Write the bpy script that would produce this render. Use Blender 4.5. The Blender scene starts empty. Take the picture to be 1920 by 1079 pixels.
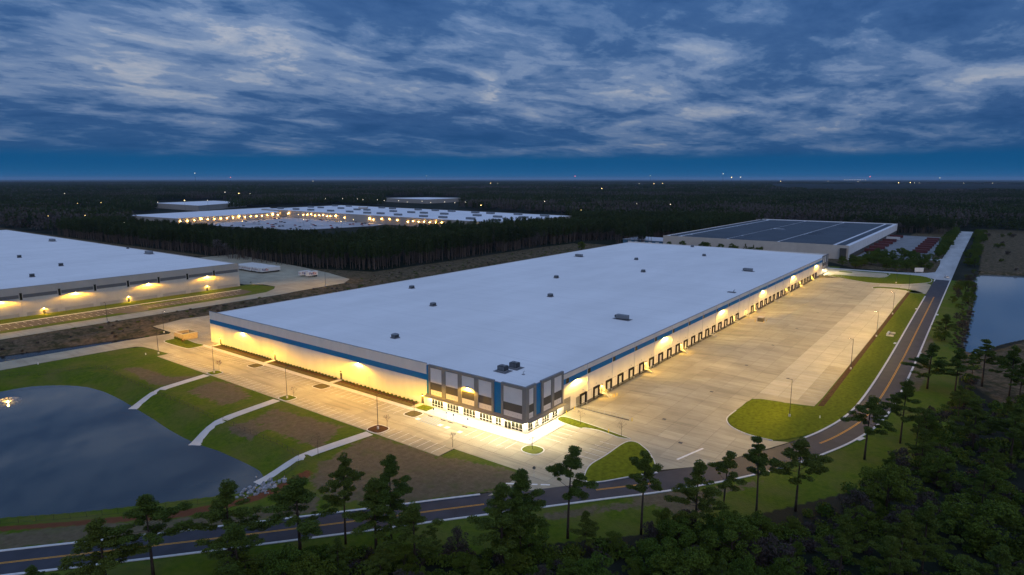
import bpy, bmesh, math, random
import numpy as np
from mathutils import Vector, Matrix
from mathutils.geometry import tessellate_polygon

# Site frame in metres: x runs along the dock wall of the large warehouse, y along its front wall,
# origin at the glazed corner of the entrance, z up.
scene = bpy.context.scene
col = scene.collection

# ------------------------------------------------------------------ camera
cam_d = bpy.data.cameras.new('camera')
cam_d.sensor_width = 36.0
cam_d.lens = 22.3125
cam_d.clip_start = 0.5
cam_d.clip_end = 90000.0
cam = bpy.data.objects.new('camera', cam_d)
col.objects.link(cam)
cam.location = (-136.03, -97.88, 70.0)
cam.rotation_euler = (math.radians(90 - 9.704), 0, math.radians(-52.992))
scene.camera = cam

# ------------------------------------------------------------------ sky
SUN_EL, SUN_AZ = math.radians(38), math.radians(222)
world = bpy.data.worlds.new('World')
scene.world = world
world.use_nodes = True
nt = world.node_tree
nt.nodes.clear()
def N(tree, kind, **kw):
    n = tree.nodes.new(kind)
    for k, v in kw.items():
        if k.startswith('i_'):
            n.inputs[k[2:].replace('_', ' ')].default_value = v
        else:
            setattr(n, k, v)
    return n
def link(tree, a, b):
    tree.links.new(a, b)
def math_node(tree, op, a, b=None, clamp=False):
    n = tree.nodes.new('ShaderNodeMath'); n.operation = op; n.use_clamp = clamp
    for i, v in enumerate((a, b)):
        if v is None: continue
        if isinstance(v, (int, float)): n.inputs[i].default_value = v
        else: tree.links.new(v, n.inputs[i])
    return n.outputs[0]
def ramp(tree, fac, stops, interp='LINEAR'):
    n = tree.nodes.new('ShaderNodeValToRGB')
    n.color_ramp.interpolation = interp
    els = n.color_ramp.elements
    while len(els) < len(stops): els.new(0.5)
    for e, (p, c) in zip(els, stops):
        e.position = p
        e.color = (c, c, c, 1) if isinstance(c, (int, float)) else (*c, 1)
    if fac is not None: tree.links.new(fac, n.inputs[0])
    return n.outputs[0]
def mixc(tree, fac, a, b, mode='MIX'):
    n = tree.nodes.new('ShaderNodeMix'); n.data_type = 'RGBA'; n.blend_type = mode
    for sock, v in ((n.inputs[0], fac), (n.inputs[6], a), (n.inputs[7], b)):
        if isinstance(v, (int, float)): sock.default_value = v
        elif isinstance(v, tuple): sock.default_value = (*v, 1) if len(v) == 3 else v
        else: tree.links.new(v, sock)
    return n.outputs[2]

def build_sky():
    tc = N(nt, 'ShaderNodeTexCoord')
    sep = N(nt, 'ShaderNodeSeparateXYZ'); link(nt, tc.outputs['Generated'], sep.inputs[0])
    x, y, z = sep.outputs
    zc = math_node(nt, 'MAXIMUM', z, 0.0)
    den = math_node(nt, 'ADD', zc, 0.13)
    px = math_node(nt, 'DIVIDE', x, den); py = math_node(nt, 'DIVIDE', y, den)
    cb = N(nt, 'ShaderNodeCombineXYZ'); link(nt, px, cb.inputs[0]); link(nt, py, cb.inputs[1])
    def noise(scale, detail, rough, dist, off=(0, 0, 0), rot=0.0, stretch=(1, 1, 1)):
        mp = N(nt, 'ShaderNodeMapping'); mp.inputs['Location'].default_value = off
        mp.inputs['Rotation'].default_value = (0, 0, rot); mp.inputs['Scale'].default_value = stretch
        link(nt, cb.outputs[0], mp.inputs[0])
        n = N(nt, 'ShaderNodeTexNoise', i_Scale=scale, i_Detail=detail, i_Roughness=rough, i_Distortion=dist)
        link(nt, mp.outputs[0], n.inputs['Vector'])
        return n.outputs['Fac']
    big = noise(0.50, 2, 0.5, 0.3, SKY_OFF)
    mid = noise(1.7, 10, 0.57, 0.5, (7.7, 4.3, 0), 0.45, (1.0, 1.25, 1))
    bil = noise(4.8, 9, 0.62, 0.35, (1.7, 9.3, 0), 0.45, (1.0, 1.35, 1))
    fine = noise(14.0, 6, 0.62, 0.3, (4.1, 2.3, 0), 0.45, (1.0, 1.5, 1))
    d = math_node(nt, 'ADD', math_node(nt, 'MULTIPLY', big, 0.44), math_node(nt, 'MULTIPLY', mid, 0.50))
    d = math_node(nt, 'ADD', d, math_node(nt, 'MULTIPLY', bil, 0.20))
    d = math_node(nt, 'ADD', d, math_node(nt, 'MULTIPLY', fine, 0.06))
    cloud = ramp(nt, d, [(0.46, (0.24, 0.31, 0.44)), (0.515, (0.175, 0.250, 0.400)), (0.555, (0.142, 0.218, 0.375)), (0.575, (0.098, 0.172, 0.330)), (0.605, (0.072, 0.145, 0.300)),
                         (0.630, (0.044, 0.108, 0.256)), (0.675, (0.036, 0.095, 0.238)), (0.74, (0.024, 0.074, 0.200))])
    # small ragged breaks where the brighter layer above shows through
    brk = ramp(nt, d, [(0.485, 1.0), (0.520, 0.0)])
    brk2 = ramp(nt, bil, [(0.40, 0.25), (0.55, 1.0)])
    brk = math_node(nt, 'MULTIPLY', brk, brk2)
    cloud = mixc(nt, math_node(nt, 'MULTIPLY', brk, 0.55), cloud, (0.46, 0.47, 0.51))
    # overcast luminance rises towards the zenith
    lum = math_node(nt, 'ADD', math_node(nt, 'MULTIPLY', zc, ZEN), 0.88)
    lumc = N(nt, 'ShaderNodeCombineXYZ')
    for i in range(3): link(nt, lum, lumc.inputs[i])
    cloud = mixc(nt, 1.0, cloud, lumc.outputs[0], 'MULTIPLY')
    # clear strip of twilight under the cloud deck: the sky texture itself
    sky = N(nt, 'ShaderNodeTexSky'); sky.sky_type = 'NISHITA'; sky.sun_disc = False
    sky.sun_elevation = SUN_EL; sky.sun_rotation = SUN_AZ
    sky.air_density = 1.0; sky.dust_density = 0.2; sky.ozone_density = 6.0
    clear = mixc(nt, 1.0, sky.outputs[0], (0.0016, 0.0105, 0.024), 'MULTIPLY')
    clear = mixc(nt, 0.75, clear, ramp(nt, z, [(0.0, (0.003, 0.110, 0.300)), (0.018, (0.001, 0.085, 0.250)), (0.045, (0.001, 0.066, 0.205))]))
    edge_n = noise(0.35, 4, 0.55, 0.3, (2.2, 5.1, 0))
    e = math_node(nt, 'ADD', z, math_node(nt, 'MULTIPLY', math_node(nt, 'SUBTRACT', edge_n, 0.5), 0.012))
    deck = ramp(nt, e, [(0.030, 0.0), (0.042, 0.55), (0.10, 0.9), (0.2, 1.0)])
    out = mixc(nt, deck, clear, cloud)
    bg = N(nt, 'ShaderNodeBackground'); bg.inputs['Strength'].default_value = 1.0
    link(nt, out, bg.inputs['Color'])
    wo = N(nt, 'ShaderNodeOutputWorld'); link(nt, bg.outputs[0], wo.inputs['Surface'])
P_LOT, P_COURT = 4900, 6400
ZEN = 1.3
HAZE = 2.0e-5
SKY_OFF = (0.6, -0.4, 0)
build_sky()

# ------------------------------------------------------------------ last daylight through the overcast
sun_d = bpy.data.lights.new('sun', 'SUN')
sun_d.energy = 0.68
sun_d.angle = math.radians(80)
sun_d.color = (1.0, 0.91, 0.90)
sun = bpy.data.objects.new('sun', sun_d)
col.objects.link(sun)
sun.rotation_euler = (math.radians(90) - SUN_EL, 0, math.radians(180) - SUN_AZ)

# ------------------------------------------------------------------ exposure
scene.view_settings.view_transform = 'Standard'
scene.view_settings.look = 'None'
scene.view_settings.exposure = 0.0
scene.view_settings.gamma = 1.0
scene.view_settings.use_curve_mapping = False
scene.render.engine = 'CYCLES'
scene.cycles.use_denoising = True
try: scene.cycles.denoiser = 'OPENIMAGEDENOISE'
except Exception: pass
scene.cycles.max_bounces = 6
scene.cycles.diffuse_bounces = 3
scene.cycles.glossy_bounces = 3
scene.cycles.transmission_bounces = 3
scene.cycles.volume_bounces = 0
scene.cycles.transparent_max_bounces = 6
scene.cycles.sample_clamp_indirect = 4.0
scene.cycles.use_light_tree = True
scene.cycles.caustics_reflective = False
scene.cycles.caustics_refractive = False

# ------------------------------------------------------------------ materials
MATS = {}
def mat(name, colr, rough=0.8, var=0.12, scale=0.6, spec=0.25, metal=0.0, tint=None, objrand=0.0, detail=5, bump=0.0, bscale=8.0, stretch=None, island=0.0, stain_shade=0.0):
    if name in MATS: return MATS[name]
    m = bpy.data.materials.new(name); m.use_nodes = True
    t = m.node_tree; b = t.nodes['Principled BSDF']
    b.inputs['Roughness'].default_value = rough
    b.inputs['Specular IOR Level'].default_value = spec
    b.inputs['Metallic'].default_value = metal
    geo = N(t, 'ShaderNodeNewGeometry')
    vec = geo.outputs['Position']
    if stretch:
        mp = N(t, 'ShaderNodeMapping'); mp.inputs['Scale'].default_value = stretch
        link(t, vec, mp.inputs[0]); vec = mp.outputs[0]
    n = N(t, 'ShaderNodeTexNoise', i_Scale=scale, i_Detail=detail, i_Roughness=0.6)
    link(t, vec, n.inputs['Vector'])
    fac = ramp(t, n.outputs['Fac'], [(0.3, 0.0), (0.7, 1.0)])
    lo = tuple(c * (1 - var) for c in colr)
    hi = tuple(min(1, c * (1 + var)) for c in colr) if tint is None else tint
    c = mixc(t, fac, lo, hi)
    if stain_shade:   # rubber and dirt smears mixed with painted downspout shadow streaks, blotches of old spills
        mp = N(t, 'ShaderNodeMapping'); mp.inputs['Scale'].default_value = (0.55, 0.045, 1); mp.inputs['Rotation'].default_value = (0, 0, 0.10); link(t, geo.outputs['Position'], mp.inputs[0])
        ns = N(t, 'ShaderNodeTexNoise', i_Scale=1.0, i_Detail=6, i_Roughness=0.62, i_Distortion=0.4); link(t, mp.outputs[0], ns.inputs['Vector'])
        nb_ = N(t, 'ShaderNodeTexNoise', i_Scale=0.035, i_Detail=7, i_Roughness=0.65); link(t, geo.outputs['Position'], nb_.inputs['Vector'])
        sf = math_node(t, 'MAXIMUM', ramp(t, ns.outputs['Fac'], [(0.46, 0.0), (0.70, 1.0)]), ramp(t, nb_.outputs['Fac'], [(0.50, 0.0), (0.68, 0.9)]))
        c = mixc(t, math_node(t, 'MULTIPLY', sf, stain_shade), c, tuple(q * 0.42 for q in colr))
    if objrand:
        oi = N(t, 'ShaderNodeObjectInfo')
        r = math_node(t, 'ADD', math_node(t, 'MULTIPLY', oi.outputs['Random'], objrand), 1 - objrand / 2)
        cc = N(t, 'ShaderNodeCombineXYZ')
        for i in range(3): link(t, r, cc.inputs[i])
        c = mixc(t, 1.0, c, cc.outputs[0], 'MULTIPLY')
    if island:
        r = math_node(t, 'ADD', math_node(t, 'MULTIPLY', geo.outputs['Random Per Island'], island), 1 - island / 2)
        cc = N(t, 'ShaderNodeCombineXYZ')
        for i in range(3): link(t, r, cc.inputs[i])
        c = mixc(t, 1.0, c, cc.outputs[0], 'MULTIPLY')
    link(t, c, b.inputs['Base Color'])
    if bump:
        n2 = N(t, 'ShaderNodeTexNoise', i_Scale=bscale, i_Detail=6)
        link(t, geo.outputs['Position'], n2.inputs['Vector'])
        bp = N(t, 'ShaderNodeBump'); bp.inputs['Strength'].default_value = bump; bp.inputs['Distance'].default_value = 0.3
        link(t, n2.outputs['Fac'], bp.inputs['Height']); link(t, bp.outputs[0], b.inputs['Normal'])
    MATS[name] = m
    return m
def glow(name, colr, strength):
    if name in MATS: return MATS[name]
    m = bpy.data.materials.new(name); m.use_nodes = True
    b = m.node_tree.nodes['Principled BSDF']
    b.inputs['Base Color'].default_value = (0.8, 0.8, 0.8, 1)
    b.inputs['Emission Color'].default_value = (*colr, 1)
    b.inputs['Emission Strength'].default_value = strength
    MATS[name] = m
    return m

# ------------------------------------------------------------------ mesh helpers
def new_obj(name, data, parent=None, loc=(0, 0, 0), rot=(0, 0, 0)):
    o = bpy.data.objects.new(name, data)
    col.objects.link(o)
    o.location = loc; o.rotation_euler = rot
    if parent: o.parent = parent
    return o
def tag(o, label=None, cat=None, group=None, kind=None):
    if label: o['label'] = label
    if cat: o['category'] = cat
    if group: o['group'] = group
    if kind: o['kind'] = kind
    return o
def thing(name, label, cat, loc=(0, 0, 0), rz=0.0, group=None):
    o = new_obj(name, None, None, loc, (0, 0, rz))
    o.empty_display_size = 0.5
    return tag(o, label, cat, group)
class MB:
    def __init__(self): self.v = []; self.f = []
    def add(self, vs, fs):
        k = len(self.v); self.v.extend(vs); self.f.extend([tuple(i + k for i in f) for f in fs]); return self
    def box(self, x0, x1, y0, y1, z0, z1):
        return self.add([(x0, y0, z0), (x1, y0, z0), (x1, y1, z0), (x0, y1, z0), (x0, y0, z1), (x1, y0, z1), (x1, y1, z1), (x0, y1, z1)],
                        [(3, 2, 1, 0), (4, 5, 6, 7), (0, 1, 5, 4), (1, 2, 6, 5), (2, 3, 7, 6), (3, 0, 4, 7)])
    def tube(self, pts, rads, n=6, cap=True):
        pts = [Vector(p) for p in pts]; k0 = len(self.v)
        for i, p in enumerate(pts):
            d = (pts[min(i + 1, len(pts) - 1)] - pts[max(i - 1, 0)]).normalized()
            u = d.orthogonal().normalized() if abs(d.z) < 0.99 else Vector((1, 0, 0))
            w = d.cross(u).normalized(); u = w.cross(d).normalized()
            for j in range(n):
                a = 2 * math.pi * j / n
                q = p + (u * math.cos(a) + w * math.sin(a)) * rads[i]
                self.v.append(tuple(q))
        for i in range(len(pts) - 1):
            for j in range(n):
                a = k0 + i * n + j; b = k0 + i * n + (j + 1) % n
                self.f.append((a, b, b + n, a + n))
        if cap:
            self.f.append(tuple(k0 + (len(pts) - 1) * n + j for j in range(n)))
            self.f.append(tuple(k0 + j for j in reversed(range(n))))
        return self
    def prism(self, pts, z0, z1):
        n = len(pts)
        a = sum(pts[i][0] * pts[(i + 1) % n][1] - pts[(i + 1) % n][0] * pts[i][1] for i in range(n))
        if a < 0: pts = pts[::-1]
        vs = [(p[0], p[1], z0) for p in pts] + [(p[0], p[1], z1) for p in pts]
        fs = [tuple(range(n, 2 * n)), tuple(reversed(range(n)))] + [(i, (i + 1) % n, (i + 1) % n + n, i + n) for i in range(n)]
        return self.add(vs, fs)
    def mesh(self, name, m, smooth=False):
        me = bpy.data.meshes.new(name); me.from_pydata(self.v, [], self.f)
        if isinstance(m, (list, tuple)):
            for q in m: me.materials.append(q)
        elif m: me.materials.append(m)
        if smooth: me.polygons.foreach_set('use_smooth', [True] * len(me.polygons))
        me.update(); return me
    def build(self, name, m, parent=None, loc=(0, 0, 0), rot=(0, 0, 0), smooth=False):
        return new_obj(name, self.mesh(name, m, smooth), parent, loc, rot)
BOXES = {}
def piece(name, parent, x0, x1, y0, y1, z0, z1, m, rot=(0, 0, 0)):
    key = (round(x1 - x0, 3), round(y1 - y0, 3), round(z1 - z0, 3), m.name)
    if key not in BOXES:
        BOXES[key] = MB().box(0, x1 - x0, 0, y1 - y0, 0, z1 - z0).mesh(name, m)
    return new_obj(name, BOXES[key], parent, (x0, y0, z0), rot)
def sheet(name, pts, z, m, parent=None, kind='structure'):
    tris = tessellate_polygon([[Vector((p[0], p[1], 0)) for p in pts]])
    fs = []
    for t in tris:
        a, b, c = (pts[i] for i in t)
        if (b[0] - a[0]) * (c[1] - a[1]) - (b[1] - a[1]) * (c[0] - a[0]) < 0: t = (t[0], t[2], t[1])
        fs.append(tuple(t))
    mb = MB(); mb.add([(p[0], p[1], z) for p in pts], fs)
    o = mb.build(name, m, parent)
    if kind and not parent: o['kind'] = kind
    return o
def smooth_path(pts, n=8, closed=False):
    P = [Vector((p[0], p[1], 0)) for p in pts]; out = []; L = len(P)
    rng = range(L if closed else L - 1)
    for i in rng:
        p0 = P[(i - 1) % L] if closed or i > 0 else P[0]
        p1 = P[i]; p2 = P[(i + 1) % L]
        p3 = P[(i + 2) % L] if closed or i + 2 < L else P[-1]
        for k in range(n):
            t = k / n
            q = 0.5 * ((2 * p1) + (p2 - p0) * t + (2 * p0 - 5 * p1 + 4 * p2 - p3) * t * t + (3 * p1 - p0 - 3 * p2 + p3) * t ** 3)
            out.append((q.x, q.y))
    if not closed: out.append((P[-1].x, P[-1].y))
    return out
def offset_path(path, d, closed=False):
    out = []; n = len(path)
    for i, p in enumerate(path):
        a = path[(i - 1) % n] if closed or i > 0 else path[i]
        b = path[(i + 1) % n] if closed or i < n - 1 else path[i]
        tx, ty = b[0] - a[0], b[1] - a[1]; l = math.hypot(tx, ty) or 1
        out.append((p[0] - ty / l * d, p[1] + tx / l * d))
    return out
def ribbon(path, d0, d1, z0, z1, closed=False):
    """a bar following a path, between side offsets d0 < d1 (left positive) and heights z0 < z1"""
    A = offset_path(path, d0, closed); B = offset_path(path, d1, closed); mb = MB(); n = len(path)
    vs = []
    for a, b in zip(A, B):
        vs += [(a[0], a[1], z0), (a[0], a[1], z1), (b[0], b[1], z1), (b[0], b[1], z0)]
    fs = []
    for i in range(n if closed else n - 1):
        k = 4 * i; q = 4 * ((i + 1) % n)
        fs += [(k + 1, q + 1, q + 2, k + 2), (k, q, q + 1, k + 1), (k + 2, q + 2, q + 3, k + 3)]
    if not closed: fs += [(0, 1, 2, 3), (4 * n - 1, 4 * n - 2, 4 * n - 3, 4 * n - 4)]
    mb.add(vs, fs); return mb
def flat_ribbon(path, d0, d1, z):
    A = offset_path(path, d0); B = offset_path(path, d1); mb = MB(); n = len(path)
    mb.add([(p[0], p[1], z) for p in A] + [(p[0], p[1], z) for p in B], [(i, i + 1, n + i + 1, n + i) for i in range(n - 1)])
    return mb
def copy_tree(o, parent=None):
    c = o.copy(); col.objects.link(c); c.parent = parent
    for ch in o.children: copy_tree(ch, c)
    return c
def inside(poly, X, Y):
    X = np.asarray(X, float); Y = np.asarray(Y, float); r = np.zeros(X.shape, bool); n = len(poly); j = n - 1
    for i in range(n):
        xi, yi = poly[i]; xj, yj = poly[j]
        c = ((yi > Y) != (yj > Y))
        with np.errstate(divide='ignore', invalid='ignore'):
            xx = (xj - xi) * (Y - yi) / ((yj - yi) or 1e-9) + xi
        r ^= c & (X < xx); j = i
    return r
def dist_poly(poly, X, Y, closed=True):
    X = np.asarray(X, float); Y = np.asarray(Y, float); d = np.full(X.shape, 1e9); n = len(poly)
    for i in range(n if closed else n - 1):
        ax, ay = poly[i]; bx, by = poly[(i + 1) % n]
        vx, vy = bx - ax, by - ay; L2 = vx * vx + vy * vy or 1e-9
        t = np.clip(((X - ax) * vx + (Y - ay) * vy) / L2, 0, 1)
        d = np.minimum(d, np.hypot(X - ax - t * vx, Y - ay - t * vy))
    return d
def area_lamp(parent, loc, power, colr, size, tilt=(0, 0, 0), size_y=None, spread=None, name='lamp_light'):
    d = bpy.data.lights.new(name, 'AREA'); d.energy = power; d.color = colr; d.size = size
    if size_y: d.shape = 'RECTANGLE'; d.size_y = size_y
    if spread: d.spread = spread
    o = new_obj(name, d, parent, loc, tilt)
    return o
def batwing(parent, loc, power, colr, radius=0.15, cap=0.33, expo=-2.1, name='lamp_light', cut=(0.15, 0.36), forward=None):
    """luminaire with a wide-throw (batwing) distribution, dark above the horizontal"""
    d = bpy.data.lights.new(name, 'POINT'); d.energy = power; d.color = colr; d.shadow_soft_size = radius; d.use_nodes = True
    t = d.node_tree; em = t.nodes['Emission']
    tc = N(t, 'ShaderNodeTexCoord'); sp = N(t, 'ShaderNodeSeparateXYZ'); link(t, tc.outputs['Normal'], sp.inputs[0])
    c = math_node(t, 'MULTIPLY', sp.outputs[2], -1.0)
    i = math_node(t, 'POWER', math_node(t, 'MAXIMUM', c, cap), expo)
    k = math_node(t, 'MULTIPLY', i, ramp(t, c, [(cut[0], 0.0), (cut[1], 1.0)]))
    if forward is not None: k = math_node(t, 'MULTIPLY', k, ramp(t, math_node(t, 'ADD', sp.outputs[0], 0.5), [(0.15, forward), (0.62, 1.0)]))
    link(t, k, em.inputs['Strength'])
    return new_obj(name, d, parent, loc)
rnd = random.Random(7)

# ================================================================== SETTING: terrain, water, paving
POND = [(-101.9, 183.8), (-83.0, 171.4), (-75.2, 168.2), (-66.6, 166.2), (-58.4, 156.4), (-54.9, 143.1), (-55.1, 117.5), (-57.5, 80.5), (-56.3, 62.4), (-56.0, 46.2), (-57.5, 39.5), (-60.7, 37.0), (-64.2, 38.0), (-76.8, 47.6), (-89.4, 57.7), (-100.9, 68.8), (-115.8, 81.7)]
POND = smooth_path(POND, 4, True)
BASIN = smooth_path([(-150, 206), (-95, 205.5), (-66, 206), (-40, 205.5), (-20, 203.5), (-11, 205), (-16, 210), (-40, 216), (-66, 222), (-95, 226), (-150, 228)], 4, True)
LAGOON = smooth_path([(186, -97), (200, -94.5), (250, -95), (330, -95), (400, -93.5), (452, -93.5), (466, -110), (474, -160), (480, -260), (420, -330), (330, -300), (300, -200), (262, -150), (240, -122), (214, -107), (196, -101)], 4, True)
PIT = (26.4, 366.0, -18.0, 0.0)     # dock pit: sunk 1.2 m at the dock wall
DITCH = [(-160, 236), (-20, 234), (60, 236), (200, 238), (330, 240), (460, 246)]

def ground_h(X, Y):
    h = np.zeros(X.shape)
    for poly, dep, w in ((POND, 2.5, 13.0), (BASIN, 1.85, 7.0), (LAGOON, 2.1, 9.0)):
        d = dist_poly(poly, X, Y); ins = inside(poly, X, Y)
        t = np.clip(1 - d / w, 0, 1); t = t * t * (3 - 2 * t)
        h = np.minimum(h, np.where(ins, -dep - np.clip(d * 0.15, 0, 1.2), -dep * t))
    d = dist_poly(DITCH, X, Y, False)
    t = np.clip(1 - d / 9.0, 0, 1); h = np.minimum(h, -2.0 * t * t * (3 - 2 * t))
    x0, x1, y0, y1 = PIT
    m = (X > x0 - 2.5) & (X < x1 + 2.5) & (Y > y0 - 2.5) & (Y < 172)
    h = np.where(m, -3.0, h)
    return h

BROWN = [  # dormant or bare patches of the lawns
    ([(-27.5, 33.7), (-25.5, 21.1), (-25.1, 7.9), (-21.7, -1.7), (-20.5, -12.1), (-23.4, -16.9), (-32.4, -12.2), (-43.7, -3.6), (-52.6, 4.3), (-55.5, 17.2), (-53.7, 23.3), (-46.2, 29.8)], 3.0),
    ([(-40.6, 158.0), (-36.1, 152.0), (-35.1, 131.2), (-28.2, 125.1), (-38.0, 121.2), (-42.4, 127.0)], 2.0),
    ([(-39.3, 111.0), (-28.1, 114.9), (-25.2, 106.1), (-29.4, 89.0), (-38.6, 88.9)], 3.0),
    ([(-40.9, 69.8), (-29.8, 73.4), (-29.9, 62.2), (-27.5, 45.2), (-40.7, 37.3), (-41.2, 50.8)], 2.5),
    ([(-47.8, 72.1), (-40.9, 69.8), (-41.5, 60.6), (-47.8, 58.3)], 1.5),
    ([(-117.6, 69.1), (-104.4, 54.1), (-93.4, 45.4), (-82.6, 34.3), (-71.0, 23.6), (-60.5, 17.9), (-56.2, 16.2), (-61.2, 11.2), (-75.7, 21.6), (-88.6, 32.2), (-106.1, 47.7), (-118.8, 61.7)], 2.0),
    ([(-33.3, -27.5), (-8.0, -47.8), (7.8, -58.2), (12.2, -61.8), (7.4, -60.8), (-10.3, -48.8), (-33.1, -31.4)], 1.5),
    ([(128.2, -77.0), (177.3, -79.8), (203.4, -80.2), (190.7, -82.7), (142.6, -85.1), (107.4, -83.8)], 1.5),
    ([(-14.5, -39.2), (-2.2, -49.3), (-2.3, -55.4), (-10.5, -56.0), (-16.4, -53.6)], 2.0),
]
CLAY = [[(-123.5, 80.8), (-103.1, 59.3), (-92.3, 48.5), (-78.7, 35.5), (-67.0, 30.5), (-56.8, 29.7), (-50.0, 29.9), (-49.9, 26.9), (-55.3, 25.5), (-66.2, 25.4), (-80.3, 32.2), (-93.4, 45.2), (-104.0, 55.8), (-124.0, 77.0)]]
SCRUB = [  # brown weedy ground: ditch banks, clearings, shore, scrub
    [(-200, 203.8), (-40, 202.5), (-11, 200.8), (-3.5, 204), (-3, 219), (14, 226.5), (30, 223), (60, 224), (140, 226), (470, 226), (470, 262), (300, 262), (170, 262), (136, 249), (80, 246), (-200, 246)],
    [(68.9, 1228.9), (155.8, 1060.3), (154.3, 792.0), (159.4, 569.4), (161.4, 424.7), (162.0, 339.8), (184.0, 276.2), (271.2, 273.0), (394.2, 274.4), (467.7, 268.3), (359.5, 213.9), (233.1, 211.1), (99.0, 206.3), (136.8, 254.5), (167.6, 347.9), (156.6, 425.0), (146.1, 540.1), (134.3, 977.0), (55.3, 1143.7)],
    [(376.7, -82.3), (445.9, -94.0), (591.1, -93.3), (978.4, -81.0), (1078.4, -213.7), (497.2, -162.1), (457.1, -95.4), (327.2, -96.5), (189.8, -96.4), (183.1, -101.6), (259.1, -131.5), (120.7, -122.5), (108.6, -106.4), (140.0, -92.6), (142.6, -85.1), (245.7, -84.7)],
    [(462.8, 12.8), (428.2, -13.4), (430.0, -68.4), (851.8, -58.7), (951.1, -44.8), (556.7, 26.1)],
]
LAWN = [  # everything mown and green
    [(-200, 190), (-69, 190.3), (-28, 187.2), (-22, 183), (-20, 164), (-25, 163), (-25, 9), (-19, 9), (-19, -12), (-30, -14), (-45, -4), (-77, 20), (-107, 45), (-200, 122)],
    [(-300, 160), (-200, 112), (-108, 36), (-57, -6), (-37, -20), (-16, -37), (0, -50), (30, -68), (55, -75), (75, -79), (140, -80), (400, -79), (400, -92), (200, -92), (110, -95), (60, -95), (20, -80), (0, -68), (-20, -55), (-45, -32), (-70, -12), (-110, 18), (-200, 90), (-300, 140)],
    [(34, -40), (340, -40), (340, -70), (60, -71), (34, -58)],
    [(350, -4), (415, -4), (415, -70), (350, -70)],
    [(397, -4), (430, -4), (430, 200), (397, 200)],
    [(14, 169), (400, 169), (400, 227), (30, 222), (14, 222)],
    [(-200, 260), (95, 260), (100, 275), (95, 298), (-200, 298)],
]
def ground_cover(X, Y):
    """weights: R brown/dormant, G clay, B scrub, A lawn (rest is forest floor)"""
    c = np.zeros(X.shape + (4,))
    def soft(poly, w):
        d = dist_poly(poly, X, Y); s = np.where(inside(poly, X, Y), d, -d)
        return np.clip(0.5 + s / (2 * w), 0, 1)
    for p in LAWN: c[..., 3] = np.maximum(c[..., 3], soft(p, 0.8))
    for p in SCRUB:
        w = soft(p, 3.0); c[..., 2] = np.maximum(c[..., 2], w)
    for p, w in BROWN: c[..., 0] = np.maximum(c[..., 0], soft(p, w))
    for p in CLAY: c[..., 1] = np.maximum(c[..., 1], soft(p, 1.0))
    return c

def ground_material():
    m = bpy.data.materials.new('ground_cover'); m.use_nodes = True; t = m.node_tree
    b = t.nodes['Principled BSDF']; b.inputs['Roughness'].default_value = 0.95; b.inputs['Specular IOR Level'].default_value = 0.05
    at = N(t, 'ShaderNodeAttribute'); at.attribute_name = 'cover'
    sp = N(t, 'ShaderNodeSeparateColor'); link(t, at.outputs['Color'], sp.inputs[0])
    al = at.outputs['Alpha']
    geo = N(t, 'ShaderNodeNewGeometry')
    def nz(scale, detail=5, stretch=None, rough=0.6):
        v = geo.outputs['Position']
        if stretch:
            mp = N(t, 'ShaderNodeMapping'); mp.inputs['Scale'].default_value = stretch; link(t, v, mp.inputs[0]); v = mp.outputs[0]
        n = N(t, 'ShaderNodeTexNoise', i_Scale=scale, i_Detail=detail, i_Roughness=rough); link(t, v, n.inputs['Vector']); return n.outputs['Fac']
    n1, n2, n3 = nz(0.09, 6), nz(0.7, 6), nz(0.012, 6)
    n4 = nz(0.25, 5)
    lawn = mixc(t, ramp(t, n2, [(0.3, 0.0), (0.7, 1.0)]), (0.050, 0.092, 0.007), (0.095, 0.132, 0.011))
    lawn = mixc(t, ramp(t, n1, [(0.42, 0.0), (0.72, 0.75)]), lawn, (0.125, 0.115, 0.035))
    brown = mixc(t, ramp(t, n2, [(0.3, 0.0), (0.7, 1.0)]), (0.095, 0.075, 0.045), (0.150, 0.120, 0.075))
    brown = mixc(t, ramp(t, n4, [(0.5, 0.0), (0.75, 0.6)]), brown, (0.075, 0.095, 0.025))
    clay = mixc(t, n2, (0.11, 0.038, 0.018), (0.17, 0.07, 0.035))
    scrub = mixc(t, ramp(t, n2, [(0.35, 0.0), (0.65, 1.0)]), (0.075, 0.054, 0.032), (0.165, 0.122, 0.075))
    scrub = mixc(t, ramp(t, n4, [(0.45, 0.0), (0.62, 0.8)]), scrub, (0.030, 0.034, 0.012))
    floor = mixc(t, ramp(t, n3, [(0.4, 0.0), (0.62, 1.0)]), (0.012, 0.017, 0.010), (0.030, 0.030, 0.022))
    def edge(w, k):
        e = math_node(t, 'ADD', w, math_node(t, 'MULTIPLY', math_node(t, 'SUBTRACT', n4, 0.5), k))
        e = math_node(t, 'ADD', e, math_node(t, 'MULTIPLY', math_node(t, 'SUBTRACT', n2, 0.5), k * 0.8))
        return ramp(t, e, [(0.38, 0.0), (0.62, 1.0)])
    c = mixc(t, edge(sp.outputs[2], 0.5), floor, scrub)
    c = mixc(t, edge(al, 0.15), c, lawn)
    c = mixc(t, edge(sp.outputs[0], 1.3), c, brown)
    c = mixc(t, edge(sp.outputs[1], 0.6), c, clay)
    link(t, c, b.inputs['Base Color'])
    bp = N(t, 'ShaderNodeBump'); bp.inputs['Strength'].default_value = 0.6; bp.inputs['Distance'].default_value = 0.25
    link(t, nz(1.6, 6), bp.inputs['Height']); link(t, bp.outputs[0], b.inputs['Normal'])
    return m

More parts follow.
